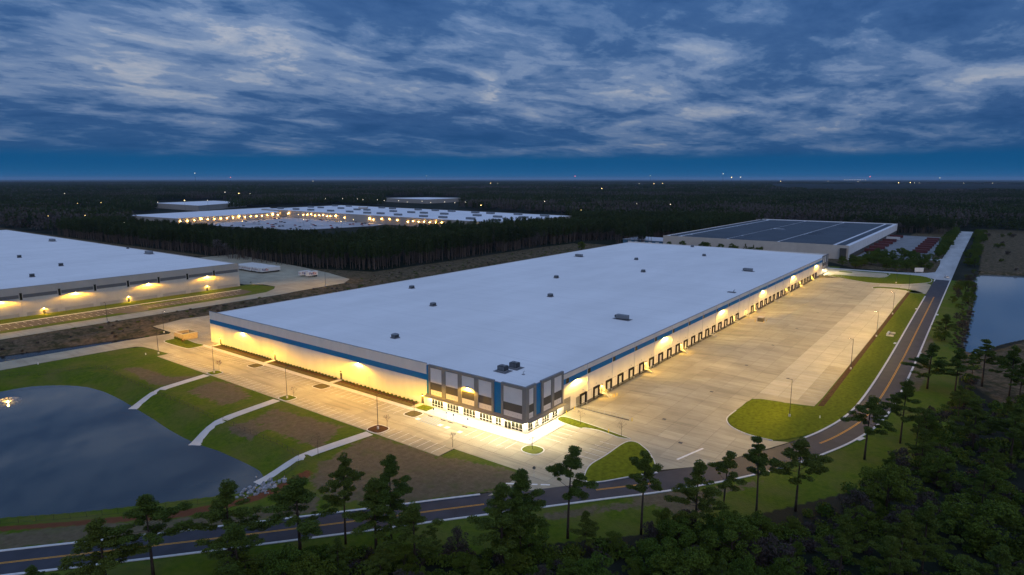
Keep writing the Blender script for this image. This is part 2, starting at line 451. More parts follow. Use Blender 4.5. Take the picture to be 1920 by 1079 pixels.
def axis(lo, hi, step, reach):
    a = list(np.arange(lo, hi + 0.01, step)); s = step; x = hi
    while x < reach: s *= 1.35; x += s; a.append(x)
    s = step; x = lo
    while x > -reach: s *= 1.35; x -= s; a.insert(0, x)
    return np.clip(np.array(a), -reach, reach)
def build_ground():
    xs, ys = axis(-130, 500, 1.6, 60000), axis(-130, 300, 1.6, 60000)
    X, Y = np.meshgrid(xs, ys, indexing='ij'); H = ground_h(X, Y); Cc = ground_cover(X, Y)
    nx, ny = X.shape
    me = bpy.data.meshes.new('ground')
    co = np.stack([X, Y, H], -1).reshape(-1, 3)
    idx = np.arange(nx * ny).reshape(nx, ny)
    q = np.stack([idx[:-1, :-1], idx[1:, :-1], idx[1:, 1:], idx[:-1, 1:]], -1).reshape(-1, 4)
    me.vertices.add(len(co)); me.vertices.foreach_set('co', co.ravel())
    me.loops.add(q.size); me.loops.foreach_set('vertex_index', q.ravel().astype(np.int32))
    me.polygons.add(len(q)); me.polygons.foreach_set('loop_start', np.arange(0, q.size, 4, dtype=np.int32))
    me.polygons.foreach_set('loop_total', np.full(len(q), 4, np.int32))
    me.polygons.foreach_set('use_smooth', np.ones(len(q), bool))
    a = me.color_attributes.new('cover', 'FLOAT_COLOR', 'POINT'); a.data.foreach_set('color', Cc.reshape(-1))
    me.materials.append(ground_material()); me.update(); me.validate()
    o = new_obj('ground', me); tag(o, kind='structure')
build_ground()

# ---- water
def water_mat(name, base, rough, spec=0.9):
    m = bpy.data.materials.new(name); m.use_nodes = True; t = m.node_tree; b = t.nodes['Principled BSDF']
    b.inputs['Base Color'].default_value = (*base, 1); b.inputs['Roughness'].default_value = rough; b.inputs['IOR'].default_value = 1.33
    b.inputs['Specular IOR Level'].default_value = spec
    geo = N(t, 'ShaderNodeNewGeometry')
    n = N(t, 'ShaderNodeTexNoise', i_Scale=0.9, i_Detail=4, i_Roughness=0.5); link(t, geo.outputs['Position'], n.inputs['Vector'])
    bp = N(t, 'ShaderNodeBump'); bp.inputs['Strength'].default_value = 0.015; bp.inputs['Distance'].default_value = 0.12
    link(t, n.outputs['Fac'], bp.inputs['Height']); link(t, bp.outputs[0], b.inputs['Normal'])
    return m
WATER = water_mat('pond_water', (0.044, 0.048, 0.046), 0.02)
# the sheets reach a little under their banks
def grow(poly, d):
    a = sum(poly[i][0] * poly[(i + 1) % len(poly)][1] - poly[(i + 1) % len(poly)][0] * poly[i][1] for i in range(len(poly)))
    return offset_path(poly, -d if a > 0 else d, True)
tag(sheet('pond', grow(POND, 2.3), -2.4, WATER), 'dark retention pond mirroring the cloudy dusk sky')
sheet('ditch_water', grow(BASIN, 1.6), -1.75, water_mat('ditch_water', (0.020, 0.018, 0.015), 0.10, 0.25))
sheet('lagoon', grow(LAGOON, 1.9), -2.0, water_mat('lagoon_water', (0.10, 0.14, 0.17), 0.08))

# ---- concrete
CONC = mat('concrete_paving', (0.39, 0.350, 0.250), 0.85, 0.16, 0.09, 0.2, detail=8, bump=0.05, stain_shade=0.45)
CONC_SLAB = mat('concrete_slab', (0.40, 0.360, 0.258), 0.85, 0.20, 0.11, 0.2, objrand=0.13, detail=9, bump=0.05, stretch=(1.0, 0.35, 1), stain_shade=0.5)
CONC_NEW = mat('newer_concrete_slab', (0.465, 0.425, 0.32), 0.85, 0.12, 0.11, 0.2, objrand=0.14, detail=9, bump=0.05, stain_shade=0.25)
CONC_STUFF = mat('concrete_slab_far', (0.40, 0.360, 0.258), 0.85, 0.20, 0.11, 0.2, island=0.13, detail=9, bump=0.05, stretch=(1.0, 0.35, 1), stain_shade=0.5)
CONC_NEW_STUFF = mat('newer_concrete_slab_far', (0.465, 0.425, 0.32), 0.85, 0.12, 0.11, 0.2, island=0.14, detail=9, bump=0.05, stain_shade=0.25)
JOINT = mat('joint_filler', (0.10, 0.092, 0.08), 0.9, 0.2, 0.5)
CONC_OLD = mat('old_concrete_road', (0.40, 0.41, 0.41), 0.85, 0.2, 0.08, 0.2, detail=8, stretch=(0.3, 1.5, 1))
WALK = mat('sidewalk_concrete', (0.55, 0.53, 0.49), 0.85, 0.08, 0.4)
KERB = mat('kerb_concrete', (0.58, 0.57, 0.55), 0.8, 0.12, 1.0)
ASPH = mat('asphalt', (0.040, 0.042, 0.054), 0.8, 0.22, 0.25, 0.3, detail=8, bump=0.05)
ASPH_OLD = mat('worn_asphalt', (0.095, 0.080, 0.070), 0.85, 0.2, 0.3, 0.2)
PAINT_W = mat('white_paint', (0.74, 0.73, 0.70), 0.7, 0.16, 2.5)
PAINT_Y = mat('yellow_paint', (0.78, 0.36, 0.03), 0.7, 0.15, 1.2)
PAINT_B = mat('blue_paint_marking', (0.22, 0.30, 0.42), 0.7, 0.1, 2.0)
MULCH = mat('mulch', (0.085, 0.045, 0.022), 0.95, 0.4, 1.5, 0.05, bump=0.4)
GRASS = mat('island_grass', (0.108, 0.135, 0.008), 0.95, 0.35, 0.9, 0.05, bump=0.4, detail=7)
GRASS_DRY = mat('dry_grass', (0.12, 0.095, 0.035), 0.95, 0.3, 0.9, 0.05, bump=0.4)
STEEL_D = mat('dark_metal', (0.030, 0.028, 0.026), 0.5, 0.1, 3.0, 0.4)
GALV = mat('galvanised', (0.45, 0.46, 0.47), 0.45, 0.1, 2.0, 0.5, 0.4)

CAR_PARK = [(-25.3, 9.2), (-25.3, 163.6), (-20.7, 163.8), (-21.2, 176), (-22.0, 182.8), (-23.6, 186.0), (-28.5, 187.4), (-69.2, 190.3), (-150, 192), (-150, 203.8), (-65.9, 203.2),
            (-40, 201.6), (-10, 199.4), (-4.5, 198.2), (-2.6, 200.5), (-2.1, 219.7), (14.5, 224.8), (30, 222.0), (30, 169.2), (-0.1, 169.2), (-0.1, 0.0), (-0.1, -0.5), (26.2, -0.5), (26.2, -18.5), (14.4, -25.2),
            (13.3, -27.3), (11.2, -30.7), (8.9, -33.0), (0.7, -38.6), (-7.4, -34.6), (-15.9, -27.9), (-33.6, -13.9), (-27, -14.2), (-21.2, -13.6), (-19.4, -11.6), (-19.5, 9.2)]
cp = sheet('car_park', CAR_PARK, 0.030, CONC)
COURT = [(26.2, -18.0), (14.4, -25.2), (13.3, -27.3), (11.2, -30.7), (8.9, -33.0), (0.7, -38.6), (9.5, -46.4), (24.5, -54.3), (38.0, -60.2), (36.4, -56.4), (36.6, -50), (39.0, -44.8), (42.5, -42.0), (46.5, -40.8), (53.5, -41.0), (67.3, -41.8),
         (71.8, -59.4), (82, -59.8), (162, -60.2), (325.6, -60.0), (325.6, -69.8), (346, -69.8), (369, -69.6), (374, -66.6), (369.6, -63.3), (360, -56), (355.5, -48), (352.5, -34.4), (362, -18), (366, -8), (366, -18)]
COURT = [p for p in COURT if p not in ((345, -46),)]
tc = sheet('truck_court', COURT, 0.034, CONC)
# the sloped dock pit
mb = MB(); x0, x1, y0, y1 = PIT
mb.add([(x0, y0, 0.034), (x1, y0, 0.034), (x1, y1, -1.2), (x0, y1, -1.2)], [(0, 1, 2, 3)])
mb.build('dock_apron', CONC, tc)

def slabs(parent, cells, limit=300):
    """cells: (x0, x1, y0, y1, z at y0, z at y1); the nearest become parts, the rest one joined part"""
    cx, cy = -136.0, -97.9
    cells.sort(key=lambda c: ((c[0] + c[1]) / 2 - cx) ** 2 + ((c[2] + c[3]) / 2 - cy) ** 2)
    cache = {}; g = 0.035; mb = MB()
    for c in cells: mb.add([(c[0], c[2], c[4] + 0.003), (c[1], c[2], c[4] + 0.003), (c[1], c[3], c[5] + 0.003), (c[0], c[3], c[5] + 0.003)], [(0, 1, 2, 3)])
    mb.build('joint_filler', JOINT, parent)
    new = lambda c: c[3] < -41.9 and c[0] > 68
    for c in cells[:limit]:
        L = math.hypot(c[3] - c[2], c[5] - c[4]); key = (round(c[1] - c[0], 2), round(L, 2), new(c))
        if key not in cache:
            cache[key] = MB().box(g, key[0] - g, g, key[1] - g, 0, 0.025).mesh('paving_slab', CONC_NEW if new(c) else CONC_SLAB)
        new_obj('paving_slab', cache[key], parent, (c[0], c[2], c[4] + 0.004 + rnd.uniform(0, 0.004)), (math.atan2(c[5] - c[4], c[3] - c[2]), 0, 0))
    for isnew, mm in ((False, CONC_STUFF), (True, CONC_NEW_STUFF)):
        rest = [c for c in cells[limit:] if new(c) == isnew]
        if not rest: continue
        mb = MB()
        for c in rest:
            z0, z1 = c[4] + 0.029, c[5] + 0.029
            mb.add([(c[0] + g, c[2] + g, z0), (c[1] - g, c[2] + g, z0), (c[1] - g, c[3] - g, z1), (c[0] + g, c[3] - g, z1)], [(0, 1, 2, 3)])
        tag(mb.build('paving_slabs_beyond', mm, parent), kind='stuff')
cells = []
W = 6.0
for i in range(-3, 57):
    for j in range(10):
        xa = 26.4 + i * W; ya = 0 - (j + 1) * W
        if j < 3:
            if xa < 26 or xa + W > 366: continue
            za, zb = (-1.2 * (1 + ya / 18.0)), (-1.2 * (1 + (ya + W) / 18.0))
            cells.append((xa, xa + W, ya, ya + W, za + 0.034 if j == 2 else za + 0.034, zb + 0.01))
        else:
            cs = [(xa, ya), (xa + W, ya), (xa + W, ya + W), (xa, ya + W)]
            if all(inside(COURT, np.array(x + (0.01 if x == xa else -0.01)), np.array(y + (0.01 if y == ya else -0.01))) for x, y in cs):
                cells.append((xa, xa + W, ya, ya + W, 0.034, 0.034))
slabs(tc, cells)
cells = []
for i in range(-60, 30):
    for j in range(-8, 60):
        xa = -25.2 + i * 5.0; ya = 9.3 + j * 5.0
        if not (-30 < xa < 28 and -32 < ya < 218): continue
        if xa + 5 > -5.9 and ya + 5 > -5.2 and ya < 166 and xa < 27: continue
        cs = [(xa, ya), (xa + 5, ya), (xa + 5, ya + 5), (xa, ya + 5)]
        if all(inside(CAR_PARK, np.array(x + (0.01 if x == xa else -0.01)), np.array(y + (0.01 if y == ya else -0.01))) for x, y in cs):
            cells.append((xa, xa + 5, ya, ya + 5, 0.030, 0.030))
slabs(cp, cells)

# ---- the asphalt road
ROAD = smooth_path([(-320, 216), (-220, 136), (-150, 78), (-108, 42.5), (-85, 23.0), (-57, 0.2), (-45, -9.2), (-37, -15.6), (-16.6, -31.9), (-5, -41.3), (10, -51.6), (25, -59.9), (40, -66.2), (53.5, -70.4), (71, -73.6), (97, -74.9), (144, -75.3), (220, -75.0), (300, -74.7), (398, -74.4)], 6)
rd = flat_ribbon(ROAD, -4.6, 4.6, 0.022).build('road', ASPH); tag(rd, kind='structure')
def sub_path(path, f):
    out = [[]]
    for p in path:
        if f(p): out[-1].append(p)
        elif out[-1]: out.append([])
    return [q for q in out if len(q) > 1]
UP = offset_path(ROAD, 0)
for seg in sub_path(ROAD, lambda p: p[0] < -34.5 or -14.5 < p[0] < -1 or 41 < p[0] < 326 or 374 < p[0]):
    ribbon(seg, 4.15, 4.75, 0.0, 0.13).build('kerb', KERB, rd)
ribbon(ROAD, -4.75, -4.15, 0.0, 0.13).build('kerb', KERB, rd)
for seg in sub_path(ROAD, lambda p: p[0] < -35 or -17 < p[0] < -4 or 40 < p[0] < 331 or 383 < p[0] < 393):
    flat_ribbon(seg, 0.10, 0.24, 0.027).build('centre_line', PAINT_Y, rd)
    flat_ribbon(seg, -0.24, -0.10, 0.027).build('centre_line', PAINT_Y, rd)
# storm inlets set into the kerbs
for (sx, side) in ((268, 1), (257, -1), (176, 1), (163, -1), (52, -1)):
    y = (-74.9 if sx > 100 else -70.2) + side * 5.1
    ang = 0 if sx > 60 else -0.32
    MB().box(-1.5, 1.5, -0.5, 0.5, 0, 0.16).build('storm_inlet', KERB, rd, (sx, y, 0.0), (0, 0, ang))

# far concrete road and junction
FAR_ROAD = [(398, -79.2), (398, -69.4), (404, -67.0), (412, -60.0), (413.5, -40), (414, -6), (414, 40), (414, 110), (419.5, 110), (419.5, 40), (419.5, -6), (420.5, -30), (424, -50), (431, -62), (440, -67.3), (492, -67.0), (520, -66.0), (526, -55), (534, -55), (540, -66), (770, -65.2), (918, -65.0), (918, -79.4), (600, -78.6), (402, -79.2)]
sheet('far_road', FAR_ROAD, 0.018, CONC_OLD)
# lit forecourt at the far end of the warehouse
sheet('forecourt', [(372, -2.0), (397, -1.2), (398, 10), (413.6, 10), (413.0, -12), (409, -18.5), (409, -39), (399, -40.5), (390, -40), (384, -37.5), (383.5, -27), (381, -24), (381, -8), (374, -6.2)], 0.040, CONC)
sheet('forecourt_patch', [(398, -8), (404, -8), (404, -17), (398, -17)], 0.052, GRASS)

# left neighbour: access lane, yard and car park
YARD = [(-220, 246.6), (70, 246.8), (88, 247), (96, 248.5), (136, 250.6), (150, 262), (160, 300), (168, 348), (175, 420), (185, 470), (92, 470), (92, 300), (100, 290), (100, 276), (94, 268), (84, 261), (70, 259.8), (-220, 260.6)]
sheet('yard_and_lane', YARD, 0.026, CONC)
sheet('neighbour_car_park', [(-220, 266.5), (2, 266.5), (4, 261), (14, 261), (16, 266.5), (72, 266.5), (80, 270), (80, 281.5), (-220, 281.5)], 0.022, ASPH_OLD)
nw = sheet('neighbour_walk', [(-220, 282.0), (80, 282.0), (80, 283.8), (-220, 283.8)], 0.030, WALK)
pk = bpy.data.objects['neighbour_car_park']
lm = MB().box(0, 0.12, 0, 5.0, 0, 0.006).mesh('parking_line', PAINT_W)
for i in range(60):
    x = -110 + i * 3.2
    if x < 78: new_obj('parking_line', lm, pk, (x, 276.6, 0.026))
    if x < 70 and not 0 < x < 18: new_obj('parking_line', lm, pk, (x, 267.0, 0.026))
for (xa, xb) in ((18, 40),):
    sheet('planting_strip', [(xa, 277.0), (xb, 277.0), (xb + 2, 281.6), (xa - 1, 281.6)], 0.06, GRASS)

# ---- beds, walks and islands around the warehouse
def island(name, pts, label, m=GRASS, kerb=True, n=4):
    p = smooth_path(pts, n, True) if n > 1 else pts
    o = sheet(name, p, 0.14, m)
    if label: o['label'] = label
    if kerb: ribbon(p, -0.15, 0.15, 0.0, 0.15, True).build('kerb', KERB, o)
    return o
def rr(x0, x1, y0, y1, r=1.3):
    out = []
    for cx, cy, a0 in ((x1 - r, y1 - r, 0), (x0 + r, y1 - r, 90), (x0 + r, y0 + r, 180), (x1 - r, y0 + r, 270)):
        for k in range(5):
            a = math.radians(a0 + 22.5 * k); out.append((cx + r * math.cos(a), cy + r * math.sin(a)))
    return out
sheet('sidewalk', [(-6.4, 165.0), (-4.6, 165.0), (-4.6, 38.5), (-0.6, 38.5), (-0.6, -0.7), (13.4, -0.7), (13.4, -5.4), (-5.0, -5.4), (-5.6, -4.4), (-5.6, 38.0), (-6.4, 39)], 0.115, WALK)
ribbon([(-6.4, 165.0), (-6.4, 39), (-5.6, 38), (-5.6, -4.4), (-5.0, -5.4), (13.4, -5.4)], -0.0, 0.16, 0.0, 0.13).build('walk_edge', KERB, bpy.data.objects['sidewalk'])
door_t = [161.1, 120.7, 80.2, 39.9]
beds = [(121.7, 160.1), (81.2, 119.7), (40.9, 79.2)]
for a, b in beds:
    sheet('planting_bed', [(-4.55, a), (-2.4, a), (-2.4, b), (-4.55, b)], 0.12, GRASS_DRY)
    sheet('planting_bed', [(-2.4, a), (-0.35, a), (-0.35, b), (-2.4, b)], 0.125, MULCH)
sheet('planting_bed', [(-4.55, 34.0), (-0.7, 34.0), (-0.7, 38.9), (-4.55, 38.9)], 0.16, GRASS)
for t in door_t[:3]:
    sheet('door_walk', [(-4.55, t - 0.9), (-0.3, t - 0.9), (-0.3, t + 0.9), (-4.55, t + 0.9)], 0.118, WALK)
island('planting_island', rr(-11.2, -6.6, 76.6, 82.4), 'low grass island at the walk by the third door', GRASS_DRY, n=1)
island('planting_island', rr(-11.2, -6.6, 117.2, 122.8), 'grass island beside the walk near the far end of the car park', GRASS_DRY, n=1)
island('planting_island', rr(-10.6, -5.9, 33.2, 38.2), 'grass island beside the striped accessible bays', GRASS_DRY, n=1)
island('planting_island', rr(-25.0, -20.6, 121.2, 126.2), 'grass island with a lamp post and a small red tree', GRASS, n=1)
island('planting_island', rr(-25.0, -20.6, 75.9, 81.2), 'grass island with a lamp post and a bare sapling by the second path', GRASS, n=1)
island('planting_island', rr(-25.2, -20.0, 32.4, 38.0, 1.8), 'mulched island with a lamp post and a sapling at the third path', MULCH, n=1)
island('planting_island', rr(-10.2, -5.1, -10.8, -5.0, 2.2), 'bright grass island off the glazed corner of the entrance', GRASS, n=1)
island('planting_island', [(-12.8, 184.6), (-9.0, 187.0), (-6.6, 186.9), (-4.7, 184), (-5.5, 172), (-5.1, 165.4), (-11.0, 164.6), (-12.6, 168)], 'grass island holding the block enclosure', GRASS)
ent = [(-15.9, -27.6), (-5.2, -23.5), (0.8, -21.9), (3.2, -25.1), (11.0, -25.0), (13.2, -27.2), (11.2, -30.7), (8.5, -33.4), (0.9, -38.2), (-7.4, -34.3)]
ent = [(-14.6, -28.4), (-7.5, -24.6), (0.9, -24.8), (11.0, -25.0), (13.2, -27.2), (11.2, -30.7), (8.5, -33.6), (0.9, -38.2), (-7.4, -34.3)]
island('entrance_island', ent, 'large grass island between the two entrances on the road', GRASS)
island('planting_strip', [(13.6, -2.0), (17.2, -1.6), (16.8, -9.7), (15.4, -19), (14.2, -25.2), (13.2, -22), (13.6, -19.6), (14.2, -15), (13.4, -11.2), (12.4, -9.8)], 'narrow wedge of grass between car park and truck court', GRASS, n=3)
island('court_island', [(36.6, -56.2), (36.9, -50), (39.4, -45.2), (43, -42.4), (47, -41.3), (53.5, -41.4), (66.8, -42.2), (69.5, -50), (71.6, -59.8), (100, -60.6), (160, -60.8), (325, -60.2), (325.5, -68.6), (300, -69.9), (220, -70.2), (144, -70.5), (97, -70.1), (72, -68.9), (55, -65.9), (43, -61.4)], 'long lawn between the truck court and the road', GRASS, kerb=False, n=3)
ribbon(smooth_path([(36.4, -56.4), (36.6, -50), (39.0, -44.8), (42.5, -42.0), (46.5, -40.8), (53.5, -41.0)], 4), -0.2, 0.1, 0.0, 0.16).build('kerb', KERB, bpy.data.objects['court_island'])
island('court_island', [(328.5, -41.0), (333, -39.8), (338, -42.0), (340.6, -49), (340.0, -57.5), (335, -63.6), (327.5, -69.0), (325.4, -66), (326.0, -60.6), (331.5, -58.8), (333.6, -52), (332.4, -44.5)], 'small grass tongue at the far end of the truck court', GRASS, n=2)
island('far_lawn', [(374, -6.6), (372, -6.2), (364, -17), (352.8, -34.4), (355.9, -48), (360.4, -55.6), (370, -63.0), (380, -68.0), (390, -68.6), (402, -66.6), (411, -59.6), (412.8, -41), (408.6, -41.2), (398.6, -41), (389.6, -40.6), (383, -38), (382.8, -27.4), (380.4, -24.4), (380.4, -8.6)], 'rounded lawn beyond the far corner of the warehouse', GRASS, n=2)
sheet('kerb_shade_strip', [(72.5, -60.25), (325, -60.25), (325, -61.9), (73.2, -61.9)], 0.155, MULCH)  # swale and kerb shadow painted as a dark sheet along the court
# paths down to the pond
def path3(pts, label, w=1.7):
    P = smooth_path(pts, 5); A = offset_path(P, -w); B = offset_path(P, w); mb = MB(); n = len(P)
    hz = lambda p: float(ground_h(np.array([p[0]]), np.array([p[1]]))[0]) + 0.09
    mb.add([(p[0], p[1], hz(q)) for p, q in zip(A, P)] + [(p[0], p[1], hz(q)) for p, q in zip(B, P)], [(i, i + 1, n + i + 1, n + i) for i in range(n - 1)])
    o = mb.build('path', WALK); tag(o, label, kind='structure')
path3([(-57.5, 113.0), (-46, 119.5), (-26, 123.4)], 'pale concrete path to the far corner of the pond')
path3([(-57.0, 71.5), (-46.6, 77.0), (-26, 79.6)], 'middle pale concrete path down to the pond')
path3([(-59.0, 37.0), (-47.0, 37.0), (-26, 34.8)], 'nearest pale concrete path down to the riprap')
# painted markings
def lines(parent, items, m=PAINT_W, w=0.11):
    for (xa, ya), (xb, yb) in items:
        L = math.hypot(xb - xa, yb - ya); key = ('line', round(L, 2), m.name, w)
        if key not in BOXES: BOXES[key] = MB().box(0, L, -w / 2, w / 2, 0, 0.006).mesh('parking_line', m)
        new_obj('parking_line', BOXES[key], parent, (xa, ya, 0.066), (0, 0, math.atan2(yb - ya, xb - xa)))
it = []
for k in range(60):                                  # both rows of the long front car park
    y = 41 + 2.75 * k
    if y > 162: break
    if not any(a - 1 < y < b + 1 for a, b in ((76.6, 82.4), (117.2, 122.8))): it.append(((-11.6, y), (-6.6, y)))
    if not any(a - 1 < y < b + 1 for a, b in ((121.2, 126.2), (75.9, 81.2), (32.4, 38))): it.append(((-24.8, y), (-19.6, y)))
for k in range(8): it.append(((-24.8, 12.2 + 2.75 * k), (-19.4, 12.2 + 2.75 * k)))
for k in range(6): it.append(((-11.4, -1.6 + 2.8 * k), (-6.2, -1.6 + 2.8 * k)))
for k in range(5): it.append(((0.9 + 2.75 * k, -11.3), (0.9 + 2.75 * k, -6.2)))
for k in range(5): it.append(((-3.2 + 2.75 * k, -24.4), (-3.2 + 2.75 * k, -19.2)))
for k in range(18): it.append(((1.0, 172 + 2.75 * k), (6.2, 172 + 2.75 * k)))
lines(cp, it)
lines(cp, [((-26.6, -13.6), (-22.6, -19.8)), ((-22.2, -20.4), (-21.0, -22.2))], PAINT_W, 0.55)
lines(tc, [((9.6, -40.4), (20.2, -43.2))], PAINT_W, 0.6)
hatch = [((-11.4, 24.2 + 0.9 * k), (-7.0, 25.4 + 0.9 * k)) for k in range(8)]
lines(cp, hatch, PAINT_B, 0.25)
for k, (xa, ya) in enumerate(((-10.2, 33.0 - 1.2), (-9.8, 23.2), (-9.9, 20.4), (-10.2, 15.3))):
    new_obj('accessible_marking', MB().box(-0.7, 0.7, -0.7, 0.7, 0, 0.006).mesh('accessible_marking', PAINT_W), cp, (xa, ya, 0.066))
lot = []
for k in range(64):
    x = 76 + 3.8 * k
    if x > 320: break
    lot.append(((x, -59.2), (x, -43.5)))
lines(tc, lot, mat('faded_paint', (0.52, 0.50, 0.46), 0.8, 0.2, 2.0), 0.12)
for (x, y, z) in ((33.4, -26.5, 0), (66.0, -29.0, 0), (104, -28.8, 0), (141, -28.6, 0), (180, -29, 0), (225, -29, 0), (20.0, -37, 0)):
    MB().box(-0.55, 0.55, -0.55, 0.55, 0, 0.012).build('drain_grate', STEEL_D, tc, (x, y, 0.064))

# ================================================================== THE LARGE WAREHOUSE
WHITE = mat('tilt_up_white', (0.70, 0.655, 0.59), 0.8, 0.06, 0.25, 0.2, objrand=0.05, detail=7, stretch=(1, 1, 0.35))
WHITE_T = mat('entrance_white', (0.72, 0.69, 0.66), 0.75, 0.05, 0.4, 0.2, objrand=0.04)
BLUE = mat('stripe_blue', (0.001, 0.150, 0.38), 0.6, 0.06, 0.4, 0.3, objrand=0.05)
GREY = mat('pier_grey', (0.21, 0.205, 0.20), 0.75, 0.07, 0.4, 0.2)
CHAR = mat('spandrel_charcoal', (0.085, 0.080, 0.072), 0.75, 0.08, 0.4, 0.2)
PLINTH = mat('dock_plinth', (0.085, 0.080, 0.078), 0.85, 0.2, 0.5)
ROOF = mat('roof_membrane', (0.78, 0.775, 0.77), 0.75, 0.07, 0.03, 0.2, detail=9, stretch=(0.5, 1.6, 1), stain_shade=0.10)
COPING = mat('coping_metal', (0.20, 0.20, 0.21), 0.5, 0.05, 1.0, 0.4)
GLASS = mat('dark_glass', (0.022, 0.024, 0.014), 0.12, 0.3, 0.5, 0.35)
FRAME = mat('window_frame', (0.62, 0.61, 0.58), 0.5, 0.03, 1.0, 0.4)
SEAL = mat('dock_seal', (0.020, 0.017, 0.016), 0.85, 0.15, 2.0, 0.1)
DOOR_W = mat('dock_door_white', (0.66, 0.65, 0.63), 0.6, 0.05, 1.0)
DOOR_G = mat('door_grey', (0.22, 0.215, 0.20), 0.6, 0.05, 1.0)
DOOR_D = mat('door_dark', (0.06, 0.055, 0.05), 0.6, 0.05, 1.0)
RUBBER = mat('bumper_rubber', (0.015, 0.015, 0.015), 0.9, 0.1, 1.0, 0.1)
SAFETY = mat('safety_yellow', (0.72, 0.50, 0.02), 0.6, 0.06, 2.0)
PIPE = mat('downspout_white', (0.66, 0.65, 0.63), 0.5, 0.03, 1.0)
LENS_D = glow('dock_lamp_lens', (1.0, 0.86, 0.62), 60)
LENS_F = glow('front_lamp_lens', (1.0, 0.86, 0.55), 60)
LENS_S = glow('door_lamp_lens', (1.0, 0.80, 0.42), 40)
LENS_C = glow('canopy_lamp_lens', (1.0, 0.93, 0.75), 30)
C_FRONT = (1.0, 0.52, 0.03); C_DOCK = (1.0, 0.60, 0.10); C_CAN = (1.0, 0.84, 0.52); C_DOOR = (1.0, 0.55, 0.06); C_POLE = (1.0, 0.52, 0.005)

wh = thing('warehouse', 'very large white warehouse with a blue stripe and a glazed corner entrance', 'warehouse')
LEN, DEP = 397.0, 169.0
# roof: shallow ridge along the length
mb = MB(); zr = lambda y: 12.15 + 0.75 * (1 - abs(y - DEP / 2) / (DEP / 2))
nx = 24; ny = 12
vs = [(0.15 + (LEN - 0.3) * i / nx, 0.15 + (DEP - 0.3) * j / ny, zr(DEP * j / ny)) for i in range(nx + 1) for j in range(ny + 1)]
fs = [(i * (ny + 1) + j, (i + 1) * (ny + 1) + j, (i + 1) * (ny + 1) + j + 1, i * (ny + 1) + j + 1) for i in range(nx) for j in range(ny)]
mb.add(vs, fs); roof = mb.build('roof', ROOF, wh)
# membrane seams: low welded laps across the roof
SEAM = mat('membrane_lap', (0.66, 0.66, 0.67), 0.75, 0.05, 0.2)
for i in range(1, 16):
    x = LEN * i / 16
    for (ya, yb) in ((0.3, DEP / 2), (DEP / 2, DEP - 0.3)):
        za, zb = zr(ya) + 0.002, zr(yb) + 0.002
        MB().add([(x, ya, za), (x + 0.28, ya, za), (x + 0.28, yb, zb), (x, yb, zb), (x + 0.14, ya, za + 0.03), (x + 0.14, yb, zb + 0.03)], [(0, 1, 4), (2, 3, 5), (0, 4, 5, 3), (1, 2, 5, 4)]).build('roof_seam', SEAM, roof)

def wall_lamp(parent, loc, out, power, colr, lens, name='wall_lamp', w=0.55, tilt=22, size=0.5, wide=False, cap=0.33, cut=(0.05, 0.40)):
    """wall pack: out is the outward normal angle (about z)"""
    o = MB().add([(-w / 2, 0, 0.30), (w / 2, 0, 0.30), (w / 2, 0, -0.16), (-w / 2, 0, -0.16), (-w / 2, 0.42, 0.22), (w / 2, 0.42, 0.22), (w / 2, 0.42, 0.04), (-w / 2, 0.42, 0.04)],
                 [(0, 1, 2, 3), (4, 7, 6, 5), (0, 4, 5, 1), (1, 5, 6, 2), (3, 7, 4, 0)]).build(name, STEEL_D, parent, loc, (0, 0, out - math.pi / 2))
    MB().add([(-w / 2 + 0.04, 0.05, -0.15), (w / 2 - 0.04, 0.05, -0.15), (w / 2 - 0.04, 0.40, 0.035), (-w / 2 + 0.04, 0.40, 0.035)], [(0, 3, 2, 1)]).build('lens', lens, o)
    if wide: l = batwing(o, (0, 0.85, -0.26), power, colr, cap=cap, cut=cut)
    else: l = area_lamp(o, (0, 0.34, -0.22), power, colr, size, (math.radians(tilt), 0, 0), 0.25)
    return o

# ---- front wall (facing the car park), x = 0, from the tower to the far corner
y0, y1 = 37.9, DEP
n = 14; w = (y1 - y0) / n; G = 0.02
for k in range(n):
    a, b = y0 + k * w + G, y0 + (k + 1) * w - G
    cut = [t for t in door_t if a < t < b]
    piece('wall_panel', wh, 0.0, 0.30, a, b, 10.05, 13.5, WHITE)
    piece('wall_panel', wh, 0.0, 0.30, a, b, 0.0, 8.15, WHITE)
    piece('stripe_panel', wh, -0.01, 0.30, a, b, 8.17, 10.03, BLUE)
    piece('coping', wh, -0.06, 0.36, a - G, b + G, 13.5, 13.58, COPING)
    if k: piece('panel_joint', wh, 0.06, 0.2, y0 + k * w - G, y0 + k * w + G, 0.0, 13.4, PLINTH)
for t in door_t:
    d = piece('door', wh, -0.07, 0.03, t - 0.6, t + 0.6, 0.12, 2.45, DOOR_D)
    piece('door_frame', d, -0.02, 0.06, -0.10, -0.003, 0, 2.42, FRAME); piece('door_frame', d, -0.02, 0.06, 1.203, 1.30, 0, 2.42, FRAME)
    piece('door_handle', d, -0.05, 0.0, 0.1, 0.22, 0.95, 1.05, GALV)
for t in (161.1, 120.7, 39.9): wall_lamp(wh, (-0.01, t, 2.95), math.pi, 350, C_DOOR, LENS_S, 'door_lamp', 0.3, 10, 0.25)
wall_lamp(wh, (-0.01, 80.2, 2.95), math.pi, 4, C_DOOR, FRAME, 'door_lamp', 0.3, 10, 0.25)
for t in (143.0, 70.5): wall_lamp(wh, (-0.02, t, 7.95), math.pi, 3200, C_FRONT, LENS_F, w=0.9, wide=True)
wall_lamp(wh, (-0.30, 20.7, 9.3), math.pi, 1000, C_FRONT, LENS_F, w=0.9, wide=True)
